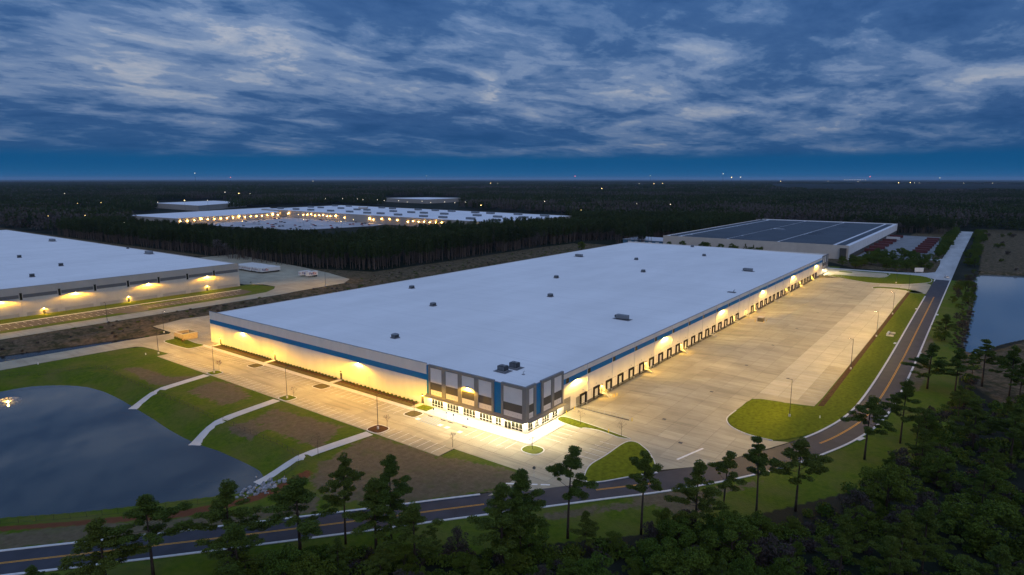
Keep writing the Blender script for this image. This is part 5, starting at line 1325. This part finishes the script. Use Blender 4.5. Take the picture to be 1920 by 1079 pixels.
def clump_pts(c, r, n, hollow=0.45):
    d = rng.normal(size=(n, 3)); d /= np.linalg.norm(d, axis=1)[:, None]
    return np.asarray(c) + d * (rng.uniform(hollow, 1.0, n) ** 0.6)[:, None] * np.asarray(r)
def make_pine(H, first, spread, nb, dens, seed, size=0.20, m=PINE):
    r = random.Random(seed); tr = MB(); bx, by = r.uniform(-.5, .5), r.uniform(-.5, .5)
    at = lambda f: Vector((bx * f * f, by * f * f, H * f))
    fs = [0, .15, .35, .55, .75, .9, 1.0]; R = H * 0.0115 + 0.05
    tr.tube([at(f) for f in fs], [R * (1 - 0.86 * f) for f in fs], 7)
    P = []
    for k in range(nb):
        f = first + (0.99 - first) * (k + r.random()) / nb
        prof = math.sin(min(1, (f - first) / (1 - first) * 1.15 + 0.22) * math.pi) ** 0.7 if f < 0.985 else 0.3
        L = max(0.5, spread * prof * r.uniform(0.55, 1.15)); a = r.random() * 2 * math.pi; up = r.uniform(0.02, 0.45)
        p0 = at(f * 0.985); p1 = p0 + Vector((math.cos(a) * L, math.sin(a) * L, L * up)); pm = p0.lerp(p1, 0.5) + Vector((0, 0, -0.06 * L))
        tr.tube([p0, pm, p1], [R * 0.30 * (1.15 - f), R * 0.20 * (1.15 - f), 0.015], 4, False)
        for t, sz in ((1.0, 1.0), (0.72, 0.85), (0.45, 0.62)):
            if L * t < 0.5: continue
            c = p0.lerp(p1, t) + Vector((r.uniform(-.35, .35), r.uniform(-.35, .35), r.uniform(0, .3)))
            rad = r.uniform(0.6, 1.12) * sz * (0.72 + 0.08 * spread)
            P.append(clump_pts(c, (rad, rad, rad * 0.5), int(dens * 1.6 * rad * rad), 0.1))
    P.append(clump_pts(at(0.985), (0.8, 0.8, 0.9), int(dens * 0.8)))
    return tr.mesh('trunk', BARK, True), card_mesh('crown', cards(np.concatenate(P), size, 0.30), m)
def make_leafy(H, rx, seed, ncl=46, dens=170, m=LEAF, size=0.19, low=0.18, bare=False):
    r = random.Random(seed); tr = MB(); R = H * 0.018 + 0.06
    tr.tube([(0, 0, 0), (r.uniform(-.2, .2), r.uniform(-.2, .2), H * 0.35), (r.uniform(-.4, .4), r.uniform(-.4, .4), H * 0.7)], [R, R * 0.7, R * 0.25], 7)
    P = []
    for k in range(ncl):
        u = r.random(); a = r.random() * 2 * math.pi; z = low + (1 - low) * (0.08 + 0.92 * u)
        prof = math.sqrt(max(0.03, 1 - ((z - 0.48) / 0.56) ** 2)); rr_ = rx * prof * (r.random() ** 0.45)
        c = Vector((math.cos(a) * rr_, math.sin(a) * rr_, H * z * 0.95)); rad = r.uniform(0.6, 1.25) * (0.55 + rx * 0.13)
        if k % 3 == 0: tr.tube([(0, 0, H * z * 0.5), c * 0.6 + Vector((0, 0, H * z * 0.18)), c], [R * 0.35, R * 0.2, 0.02], 4, False)
        P.append(clump_pts(c, (rad, rad, rad * 0.75), int(dens * rad * rad)))
    return tr.mesh('trunk', BARK, True), card_mesh('crown', cards(np.concatenate(P), size, 0.12 if bare else 0.55), m)
PINES = [make_pine(18.0, 0.46, 4.7, 26, 230, 1), make_pine(18.0, 0.50, 4.3, 23, 230, 2), make_pine(18.0, 0.36, 4.9, 34, 220, 3), make_pine(18.0, 0.55, 4.2, 21, 240, 4), make_pine(18.0, 0.28, 4.4, 40, 220, 5), make_pine(18.0, 0.44, 5.4, 28, 230, 6)]
LEAFY = [make_leafy(11.0, 4.6, 21), make_leafy(9.0, 3.8, 22, 40), make_leafy(12.5, 4.2, 23, 52), make_leafy(8.0, 4.4, 24, 44)]
BARE = [make_leafy(9.0, 3.4, 31, 40, 60, TWIG, 0.34, 0.12, True), make_leafy(7.0, 3.0, 32, 34, 60, TWIG, 0.34, 0.12, True)]
def tree(kind, x, y, H, label, group=None, rz=None, sx=1.0, z=0.0, name='pine_tree', cat='tree'):
    tm, cm = kind; o = thing(name, label, cat, (x, y, z), rnd.random() * 6.28 if rz is None else rz, group)
    base = {id(k[0]): h for k, h in zip(PINES + LEAFY + BARE, [18.0] * 6 + [11.0, 9.0, 12.5, 8.0] + [9.0, 7.0])}[id(tm)]
    s = H / base; o.scale = (s * sx, s * sx, s)
    new_obj('trunk', tm, o); new_obj('crown', cm, o); return o
# the separate pines that stand out in front of the road (position under each crown top, height)
front = [
    ((-65.0, -3.8), 18.2, 0, 'slender pine with a long bare trunk left of the round-topped pair', 0.85), ((-58.5, -9.6), 17.2, 2, 'round-topped pine behind the dark one, left of the brown lawn', 0.95),
    ((-62.6, -9.9), 14.0, 4, 'dense green pine in front of the round-topped pine', 1.25), ((-72.4, 0.2), 15.5, 2, 'broad dark pine left of the slender pine', 1.3), ((-81.4, 9.0), 15.5, 4, 'dark pine at the right end of the pond bank', 1.2),
    ((-92.3, 15.3), 15.0, 5, 'spreading pine in front of the pond water', 1.15), ((-99.1, 17.0), 13.5, 4, 'dark bushy pine at the lower left', 1.3), ((-62.2, -20.0), 12.5, 2, 'short pine over the road right of the dense green one', 1.15),
    ((-52.1, -32.2), 15.5, 4, 'dense pine left of the car park exit sign', 1.2), ((-47.1, -32.7), 16.5, 2, 'pine with a rounded dark top just below the octagonal sign', 0.95), ((-37.4, -37.3), 18.8, 1, 'tall open pine with a long bare trunk in front of the corner island', 1.0),
    ((-27.3, -48.2), 17.0, 3, 'tall pine with a bare trunk in front of the entrance island', 1.05), ((-21.2, -56.9), 15.5, 4, 'ragged dark pine right of the white stop line', 1.0), ((-11.2, -59.1), 14.5, 1, 'pine rising over the road right of the white stop line', 0.95),
    ((-6.0, -64.4), 17.0, 1, 'pine in front of the rounded court lawn', 0.95), ((0.8, -70.6), 16.5, 5, 'pine overlapping the yellow line at the start of the road bend', 1.0), ((38.3, -78.2), 16.5, 5, 'pine covering the yellow line at the road bend', 1.0),
    ((55.4, -84.2), 17.5, 2, 'tall pine right of the road bend', 1.0), ((113.1, -86.1), 15.5, 4, 'broad pine on the right verge above the road bend', 1.3), ((196.0, -86.4), 11.5, 4, 'dark rounded tree on the verge beside the lagoon', 1.4),
    ((113.5, -93.8), 15.0, 2, 'dark pine between the verge and the lagoon tip', 1.1), ((127.1, -100.8), 16.0, 1, 'dark open pine at the tip of the lagoon', 1.15), ((119.2, -108.1), 17.0, 2, 'dark pine at the right edge beside the bare clearing', 1.0),
    ((-84.9, -0.3), 12.0, 2, 'dark pine standing on the road verge at lower left', 1.2), ((-107.9, 21.0), 8.0, 4, 'pine top at the bottom left corner', 1.2),
]
for (x, y), H, k, lb, sx in front: tree(PINES[k], x, y, H, lb, 'pines in front of the road', sx=sx * (1.25 if H < 16.6 else 1.1))
# the wood at the lower edge and the lower right
def rand_in(poly_px, n, mind, seed):
    r = random.Random(seed); P = poly_px; xs = [p[0] for p in P]; ys = [p[1] for p in P]; out = []; tries = 0
    while len(out) < n and tries < n * 200:
        tries += 1; x, y = r.uniform(min(xs), max(xs)), r.uniform(min(ys), max(ys))
        if inside(P, np.array(x), np.array(y)) and all((x - a) ** 2 + (y - b) ** 2 > mind * mind for a, b in out): out.append((x, y))
    return out
WOOD_R = [(22, -80), (50, -88), (80, -90), (110, -94), (150, -98), (182, -101), (215, -112), (240, -135), (225, -175), (150, -190), (60, -170), (0, -140), (-20, -112), (-40, -85), (-20, -62), (0, -72)]
CLEAR = [(178.0, -97.4), (200.5, -103.2), (235.5, -117.8), (131.5, -115.7), (115.6, -109.2), (108.6, -102.4), (133.4, -99.4)]
lb_r = {'p': 'dark pine in the dense wood at the lower right', 'l': 'dark leafy tree in the dense wood at the lower right', 'b': 'bare brownish tree in the dense wood at the lower right'}
for i, (x, y) in enumerate(rand_in(WOOD_R, 150, 6.2, 5)):
    if inside(CLEAR, np.array(x), np.array(y)): continue
    u = rnd.random()
    near_edge = y > -100 and x > 40
    if u < 0.46: tree(rnd.choice(PINES), x, y, rnd.uniform(8, 15), lb_r['p'], 'wood at the lower right', sx=rnd.uniform(1.0, 1.4))
    elif u < 0.76: tree(rnd.choice(LEAFY), x, y, rnd.uniform(4.5, 11.5), lb_r['l'], 'wood at the lower right', sx=rnd.uniform(0.9, 1.3), name='leafy_tree')
    else: tree(rnd.choice(BARE), x, y, rnd.uniform(5, 9), lb_r['b'], 'wood at the lower right', sx=rnd.uniform(0.9, 1.2), name='bare_tree')
WOOD_B = [(-83.3, 7.7), (-73.1, -0.3), (-63.5, -10.2), (-58.1, -18.9), (-52.0, -26.9), (-44.8, -29.1), (-40.8, -38.9), (-33.8, -46.6), (-18.7, -55.7), (-15.4, -63.2), (-7.7, -73.5), (-27.3, -78.0), (-48.9, -58.4), (-64.6, -37.5), (-80.4, -16.6), (-89.8, -4.1)]
for i, (x, y) in enumerate(rand_in(WOOD_B, 44, 4.2, 8)):
    u = rnd.random()
    if u < 0.5: tree(rnd.choice(LEAFY), x, y, rnd.uniform(3.5, 8.5), 'low dark leafy tree in the thicket along the bottom edge', 'thicket along the bottom edge', sx=rnd.uniform(0.9, 1.2), name='leafy_tree')
    elif u < 0.72: tree(PINES[4], x, y, rnd.uniform(5, 10), 'young dark pine in the thicket along the bottom edge', 'thicket along the bottom edge', sx=rnd.uniform(1.1, 1.5))
    else: tree(rnd.choice(BARE), x, y, rnd.uniform(4, 6.5), 'bare brown tree in the thicket along the bottom edge', 'thicket along the bottom edge', sx=rnd.uniform(0.9, 1.2), name='bare_tree')
for (x, y), H, k, lb in (((-26.8, -65.8), 10.0, 0, 'rounded green tree in front of the ragged pine'), ((-39.7, -61.6), 8.0, 3, 'rounded green treetop at the bottom edge right of centre'), ((-49.0, -50.4), 7.0, 1, 'bright green treetop at the bottom edge below the tall open pine'),
                         ((7.9, -102.0), 10.0, 3, 'rounded yellow-green tree in the wood near the right edge'), ((11.9, -86.1), 11.0, 0, 'leafy tree below the road bend')):
    tree(LEAFY[k], x, y, H, lb, name='leafy_tree', sx=1.15)
# trees and shrubs along the lagoon, by the far road and by the solar building
for i, (x, y) in enumerate(rand_in([(190, -84), (410, -84), (440, -92), (400, -93), (330, -94), (250, -94), (200, -93)], 16, 8, 3)):
    tree(rnd.choice(LEAFY + BARE), x, y, rnd.uniform(2.2, 5.0), 'dark bush on the shore between the road verge and the lagoon', 'bushes on the lagoon shore', sx=1.2, name='bush', cat='bush')
for (x, y), H, k, lb in (((362.6, -88.6), 6, 3, 'dark bush at the top corner of the lagoon'), ((301.7, -91.8), 7, 1, 'dark bush on the left shore of the lagoon')):
    tree(LEAFY[k], x, y, H, lb, name='leafy_tree', sx=1.2)
for (x, y) in rand_in([(490, -85), (880, -84), (900, -92), (490, -94)], 34, 8, 12): tree(rnd.choice(LEAFY), x, y, rnd.uniform(5, 9), 'dark tree in the hedge along the right side of the far road', 'hedge right of the far road', sx=1.2, name='leafy_tree')
for (x, y) in rand_in([(545, -60), (900, -60), (905, -63.5), (545, -63.5)], 34, 6, 13): tree(rnd.choice(LEAFY), x, y, rnd.uniform(6, 9.5), 'dark tree in the belt along the left side of the far road', 'belt left of the far road', sx=1.2, name='leafy_tree')
for (x, y) in rand_in([(428, 2), (478, 6), (481, -12), (545, -18), (556, -54), (520, -63), (500, -64), (450, -64), (438, -60), (427, -40)], 70, 5.0, 14): tree(rnd.choice(LEAFY + PINES[4:5]), x, y, rnd.uniform(4, 9), 'dark evergreen in the clump between the warehouse and the far yard', 'clump before the far yard', sx=1.2, name='evergreen')
sol = [(1265, 5), (1292, 6), (1298, 4.5), (1338, 7), (1347, 7), (1374, 6), (1393, 6.5), (1400, 5.5), (1422, 7), (1429, 4), (1435, 6), (1446, 5)]
for i, (px, H) in enumerate(sol):
    t = 168 - (px - 1252) / (1590 - 1252) * 165
    tree((PINES[4] if i in (8, 10) else LEAFY[i % 4]), 474 + rnd.uniform(-3, 3), t, H + 3, 'dark shrub planted along the tan wall of the solar building', 'shrubs along the solar building', name='shrub', cat='shrub', sx=0.9)
for i, (x, y) in enumerate(rand_in([(905, -95), (560, -100), (470, -110), (480, -200), (600, -300), (900, -300)], 60, 12, 15)):
    tree(rnd.choice(LEAFY + BARE), x, y, rnd.uniform(2.0, 5.5), 'low dark bush in the brown scrub beyond the lagoon', 'bushes in the scrub', sx=1.5, name='bush', cat='bush')
for (x, y, H, lb) in ((*(406.8, 225.0), 9, 'yellow-lit small tree at the rear left corner of the warehouse'), (*(650.0, 183.9), 10, 'green tree lit by a lamp beside the solar building')):
    tree(LEAFY[1], x, y, H, lb, name='leafy_tree')
far_lamp(((416.2, 228.7)[0] - 3, (416.2, 228.7)[1]), 7, 0.3, Y1, 'lamp lighting the small tree at the rear of the warehouse', None); far_lamp(((750.6, 221.3)[0] - 4, (750.6, 221.3)[1]), 12, 0.5, Y1, 'lamp beside the lit green tree at the solar building', None)
# saplings in the car park and on the lawns
RED = foliage_mat('red_leaves', (0.06, 0.012, 0.010), (0.14, 0.035, 0.02))
def sapling(x, y, H, label, leafy=None, seed=0):
    r = random.Random(seed); o = thing('sapling', label, 'sapling', (x, y, 0.14)); tr = MB()
    tr.tube([(0, 0, 0), (0.02, 0, H * 0.5), (0, 0.03, H)], [0.05, 0.035, 0.01], 6); P = []
    for k in range(16):
        z = H * r.uniform(0.4, 0.95); a = r.random() * 6.28; L = H * 0.22 * (1.15 - z / H) * 2
        e = (math.cos(a) * L, math.sin(a) * L, z + L * 0.9); tr.tube([(0, 0, z), e], [0.016, 0.006], 4, False); P.append(clump_pts(e, (0.22, 0.22, 0.22), 16 if leafy else 9))
    tr.build('trunk', BARK, o, smooth=True); new_obj('crown', card_mesh('crown', cards(np.concatenate(P), 0.09 if leafy else 0.10, 0.5 if leafy else 0.12), leafy or TWIG), o)
for i, (x, y, H, lb, lf) in enumerate(((-21.8, 122.4, 4.4, 'small red-leaved tree on the island with the far lamp post', RED), (-21.6, 76.8, 3.6, 'bare sapling on the island at the middle path', None), (-20.8, 33.4, 4.0, 'pale bare sapling beside the lamp post on the mulched island', None), (-19.2, 9.8, 4.0, 'bare sapling at the notch of the brown lawn', None),
        (-8.0, 35.6, 3.5, 'bare sapling on the island by the accessible bays', None), (-7.4, -7.6, 3.2, 'bare sapling on the corner island of the entrance', None), (15.0, -8.8, 4.2, 'thin sapling on the grass wedge nearest the tower', None), (14.2, -22.4, 4.4, 'thin sapling at the tip of the grass wedge', None), (-11, 171.5, 3.0, 'small red tree on the enclosure island', RED),
        (-44, 33.5, 6.0, 'thin young tree beside the nearest path', None), (90, 288, 3.0, 'small dark tree at the corner lawn of the grey warehouse', LEAF))):
    sapling(x, y, H, lb, lf, i)
# low shrubs against the front wall, one object each
hm = card_mesh('crown', cards(clump_pts((0, 0, 0.32), (0.5, 0.5, 0.38), 260, 0.2), 0.10, 0.6), LEAF); hs = MB().tube([(0, 0, 0), (0, 0, 0.3)], [0.05, 0.02], 5).mesh('stem', BARK)
for bi, (a, b) in enumerate(beds):
    n = int((b - a) / 1.9)
    for k in range(n):
        o = thing('shrub', ['low shrub in the far planting bed along the front wall', 'low shrub in the middle planting bed along the front wall', 'low shrub in the nearest planting bed along the front wall'][bi], 'shrub', (-0.95 + rnd.uniform(-.1, .1), a + 1 + k * 1.9, 0.125), rnd.random() * 6, 'clipped shrubs along the front wall')
        new_obj('crown', hm, o); new_obj('stem', hs, o)
for q, s in SHRUB_AT:
    new_obj('crown', hm, q).scale = (2 * s, 2 * s, 2.4 * s); new_obj('stem', hs, q)

# ---- woods too far off to count: scattered with geometry nodes over point clouds
def source(meshes, nm):
    c = bpy.data.collections.new(nm)
    for i, ms in enumerate(meshes):
        o = bpy.data.objects.new('%s_%02d' % (nm, i), ms); c.objects.link(o)
    return c
def joined(parts, name, mats_):
    """parts: list of (mesh, material index); returns one mesh"""
    bm = bmesh.new()
    for me, mi in parts:
        t = bmesh.new(); t.from_mesh(me); k = len(bm.verts); vm = [bm.verts.new(v.co) for v in t.verts]; 
        for f in t.faces:
            try: nf = bm.faces.new([vm[v.index] for v in f.verts]); nf.material_index = mi
            except ValueError: pass
        t.free()
    me = bpy.data.meshes.new(name); bm.to_mesh(me); bm.free()
    for m in mats_: me.materials.append(m)
    return me
def scatter(name, pts, idx, scl, coll, label, cat=None):
    n = len(pts); me = bpy.data.meshes.new(name); me.vertices.add(n); me.vertices.foreach_set('co', np.asarray(pts, np.float32).ravel())
    for an, tp, data in (('pick', 'INT', np.asarray(idx, np.int32)), ('size', 'FLOAT', np.asarray(scl, np.float32)), ('turn', 'FLOAT', rng.uniform(0, 6.28, n).astype(np.float32))):
        a = me.attributes.new(an, tp, 'POINT'); a.data.foreach_set('value', data)
    me.update(); o = new_obj(name, me); tag(o, label, cat, kind='stuff')
    g = bpy.data.node_groups.new(name + '_nodes', 'GeometryNodeTree')
    g.interface.new_socket('Geometry', in_out='INPUT', socket_type='NodeSocketGeometry'); g.interface.new_socket('Geometry', in_out='OUTPUT', socket_type='NodeSocketGeometry')
    gi, go = g.nodes.new('NodeGroupInput'), g.nodes.new('NodeGroupOutput'); ip = g.nodes.new('GeometryNodeInstanceOnPoints'); ci = g.nodes.new('GeometryNodeCollectionInfo')
    ci.inputs['Collection'].default_value = coll; ci.inputs['Separate Children'].default_value = True; ci.inputs['Reset Children'].default_value = True
    def attr(nm, tp):
        k = g.nodes.new('GeometryNodeInputNamedAttribute'); k.data_type = tp; k.inputs['Name'].default_value = nm; return k.outputs['Attribute']
    cb = g.nodes.new('ShaderNodeCombineXYZ'); g.links.new(attr('turn', 'FLOAT'), cb.inputs[2])
    g.links.new(gi.outputs[0], ip.inputs['Points']); g.links.new(ci.outputs[0], ip.inputs['Instance']); ip.inputs['Pick Instance'].default_value = True
    g.links.new(attr('pick', 'INT'), ip.inputs['Instance Index']); g.links.new(cb.outputs[0], ip.inputs['Rotation']); g.links.new(attr('size', 'FLOAT'), ip.inputs['Scale'])
    g.links.new(ip.outputs[0], go.inputs[0]); md = o.modifiers.new('scatter', 'NODES'); md.node_group = g
    return o
# single mid-distance trees (about 22 m pines with tall bare trunks)
MT = []
for s in range(4):
    H = 22.0; r = random.Random(s); tr = MB().tube([(0, 0, 0), (r.uniform(-.3, .3), 0, H * 0.5), (0, 0, H)], [0.24, 0.17, 0.03], 5)
    P = [clump_pts((r.uniform(-1.6, 1.6) * (1.25 - f), r.uniform(-1.6, 1.6) * (1.25 - f), H * f), (1.5, 1.5, 1.1), 26) for f in np.linspace(0.52, 0.97, 11)]
    MT.append(joined([(tr.mesh('t', BARK), 0), (card_mesh('c', cards(np.concatenate(P), 0.62, 0.45), FPINE), 1)], 'far_tree', [BARK_F, FPINE]))
for s in range(2):
    r = random.Random(50 + s); H = 15.0
    P = [clump_pts((r.uniform(-3, 3), r.uniform(-3, 3), H * r.uniform(0.3, 0.95)), (1.8, 1.8, 1.6), 26) for _ in range(13)]
    MT.append(joined([(MB().tube([(0, 0, 0), (0, 0, H * .7)], [0.25, 0.08], 5).mesh('t', BARK), 0), (card_mesh('c', cards(np.concatenate(P), 0.8, 0.16), FTWIG), 1)], 'far_bare_tree', [BARK_F, FTWIG]))
src_tree = source(MT, 'wood_tree')
# patches of wood, about 34 m across
def patch(seed, bare, k=22, big=1.0):
    r = random.Random(seed); P = []; Q = []
    for _ in range(k):
        x, y = r.uniform(-17, 17) * big, r.uniform(-17, 17) * big; H = r.uniform(13, 21); m_ = r.random() < bare
        for f in (0.45, 0.65, 0.85): (Q if m_ else P).append(clump_pts((x + r.uniform(-1, 1), y + r.uniform(-1, 1), H * f), (3.0 * big * (1.25 - f), 3.0 * big * (1.25 - f), 2.4), 12))
    parts = []
    if P: parts.append((card_mesh('c', cards(np.concatenate(P), 1.35 * big, 0.55), FPINE), 0))
    if Q: parts.append((card_mesh('c', cards(np.concatenate(Q), 1.35 * big, 0.45), FTWIG), 1))
    return joined(parts, 'wood_patch', [FPINE, FTWIG])
src_patch = source([patch(1, 0.05), patch(2, 0.1), patch(3, 0.15), patch(4, 0.0), patch(5, 0.9), patch(6, 0.75)], 'wood_patch')
src_far = source([patch(11, 0.05, 26, 3.0), patch(12, 0.0, 26, 3.0), patch(13, 0.15, 26, 3.0), patch(14, 0.85, 26, 3.0)], 'wood_far')
CAM = np.array([-136.03, -97.88]); FW = math.atan2(0.6019, 0.7986)
NO_TREES = [
    [(-9.7, 1588.8), (166.1, 1100.0), (154.3, 792.0), (159.4, 569.4), (161.4, 424.7), (163.8, 342.4), (187.8, 280.7), (276.7, 278.0), (402.7, 280.4), (485.2, 275.4), (537.5, 238.2), (480, 178), (482, 230), (545, 228), (545, 176), (840, 176), (840, -60), (920, -62), (935, -64), (935, -98), (905, -310), (560, -310), (480, -340), (250, -340), (150, -200), (-50, -160), (-200, -60), (-300, 100), (-300, 700)],
    [(p[0] * 1.0, p[1]) for p in [(389.4, 1035.0), (359.5, 825.2), (378.6, 653.0), (487.0, 620.9), (644.5, 672.9), (648.8, 516.7), (924.1, 540.1), (939.6, 565.4), (1007.8, 1363.4), (802.0, 1403.5), (407.3, 1287.3), (389.8, 1219.5)]],
    [(217.0, 786.7), (217.7, 677.9), (222.1, 579.9), (202.5, 502.3), (227.6, 505.6), (232.4, 439.5), (242.3, 393.5), (295.1, 403.5), (349.2, 397.3), (410.6, 405.6), (503.0, 388.0), (561.4, 329.7), (966.2, 578.0), (950.1, 1290.0), (439.9, 1343.7)],
    [(366.0, 1065.3), (397.6, 956.3), (552.0, 1053.9), (996.1, 2032.5), (795.5, 2037.8)], [(849.4, 1023.0), (863.5, 887.9), (966.6, 867.4), (1757.4, 1559.5), (1556.3, 1826.4)],
    [(584.0, 1564.7), (656.8, 1468.1), (910.4, 1659.2), (1011.0, 2060.2), (773.6, 1987.9)], [(1322.6, 1553.2), (1321.7, 1339.7), (1511.3, 1349.0), (1754.9, 1562.9), (1560.1, 1821.4)],
]
def wood_points(r0, r1, n):
    a = FW + rng.uniform(-0.74, 0.74, n); r = np.sqrt(rng.uniform(r0 * r0, r1 * r1, n))
    X, Y = CAM[0] + r * np.cos(a), CAM[1] + r * np.sin(a); keep = np.ones(n, bool)
    for P in NO_TREES: keep &= ~inside(P, X, Y)
    return X[keep], Y[keep]
def lowf(X, Y, s):
    return 0.5 + 0.25 * (np.sin(X / s + 1.3) + np.sin(Y / s * 1.3 + 0.7) * 0.7 + np.sin((X + Y) / s * 0.6 + 2.1) * 0.8 + np.sin((X - 1.7 * Y) / s * 1.9) * 0.4)
MARSH = [(8752.7, 2333.5), (4303.6, 1114.2), (3618.9, 598.1), (4251.6, -241.2), (4690.7, -1043.0), (11285.8, -2321.9)]
X, Y = wood_points(330, 1000, 34000)
bare = (lowf(X, Y, 70) + rng.normal(0, 0.18, len(X))) > 0.98
scatter('pine_belt', np.stack([X, Y, np.zeros_like(X)], 1), np.where(bare, rng.integers(4, 6, len(X)), rng.integers(0, 4, len(X))), rng.uniform(0.72, 1.08, len(X)), src_tree, 'dense dark belt of tall pines behind the warehouses')
X, Y = wood_points(1000, 3600, 16500)
bare = (lowf(X, Y, 160) + rng.normal(0, 0.2, len(X))) > 0.70
scatter('distant_woods', np.stack([X, Y, np.zeros_like(X)], 1), np.where(bare, rng.integers(4, 6, len(X)), rng.integers(0, 4, len(X))), rng.uniform(0.75, 1.15, len(X)), src_patch, 'dark mixed woods stretching away behind the buildings')
X, Y = wood_points(3600, 15000, 26000)
k = ~inside(MARSH, X, Y); X, Y = X[k], Y[k]
bare = (lowf(X, Y, 500) + rng.normal(0, 0.2, len(X))) > 0.85
scatter('horizon_woods', np.stack([X, Y, np.full_like(X, -1.0)], 1), np.where(bare, 3, rng.integers(0, 3, len(X))), rng.uniform(0.7, 1.2, len(X)), src_far, 'dark woods reaching to the flat horizon')
# undergrowth under the near woods
BM = [card_mesh('b', cards(clump_pts((0, 0, 0.7), (1.3, 1.3, 0.8), 240, 0.1), 0.22, 0.5), LEAF), card_mesh('b', cards(clump_pts((0, 0, 0.6), (1.1, 1.1, 0.7), 220, 0.1), 0.26, 0.15), TWIG), card_mesh('b', cards(clump_pts((0, 0, 0.5), (1.6, 1.6, 0.6), 260, 0.1), 0.24, 0.3), LEAF)]
src_bush = source(BM, 'undergrowth_bush')
pts = []
for P, n in ((WOOD_R, 2600), (WOOD_B, 800)):
    a = np.array(P); x = rng.uniform(a[:, 0].min(), a[:, 0].max(), n * 2); y = rng.uniform(a[:, 1].min(), a[:, 1].max(), n * 2); kk = inside(P, x, y) & ~inside(CLEAR, x, y); pts.append(np.stack([x[kk], y[kk]], 1)[:n])
pts = np.concatenate(pts); z = ground_h(pts[:, 0], pts[:, 1])
scatter('undergrowth', np.column_stack([pts, z]), rng.choice([0, 0, 1, 2], len(pts)), rng.uniform(0.6, 1.7, len(pts)), src_bush, 'dark undergrowth on the floor of the near wood')
# weeds on the ditch banks and the clearing behind
dp = np.array(SCRUB[0]); x = rng.uniform(-150, 420, 700); y = rng.uniform(203, 262, 700); kk = inside(SCRUB[0], x, y) & ~inside(BASIN, x, y) & ((y > 224) | (x < -5)); x, y = x[kk], y[kk]
x2 = rng.uniform(185, 470, 420); y2 = rng.uniform(-95, -89, 420); x = np.concatenate([x, x2]); y = np.concatenate([y, y2]); k2 = ~inside(LAGOON, x, y); x, y = x[k2], y[k2]
scatter('bank_weeds', np.column_stack([x, y, ground_h(x, y)]), rng.choice([1, 1, 2], len(x)), rng.uniform(0.25, 0.8, len(x)), src_bush, 'brown weeds on the ditch banks and the lagoon shore')

# ------------------------------------------------------------------ evening air
hz = MB().box(-61000, 61000, -61000, 61000, -8, 175).build('haze', None); tag(hz, 'thin evening haze over the whole plain', kind='stuff')
hm_ = bpy.data.materials.new('haze'); hm_.use_nodes = True; t = hm_.node_tree; t.nodes.clear()
pv = N(t, 'ShaderNodeVolumePrincipled'); pv.inputs['Color'].default_value = (0.55, 0.75, 1.0, 1); pv.inputs['Density'].default_value = HAZE; pv.inputs['Anisotropy'].default_value = 0.0
mo = N(t, 'ShaderNodeOutputMaterial'); link(t, pv.outputs[0], mo.inputs['Volume']); hz.data.materials.append(hm_)
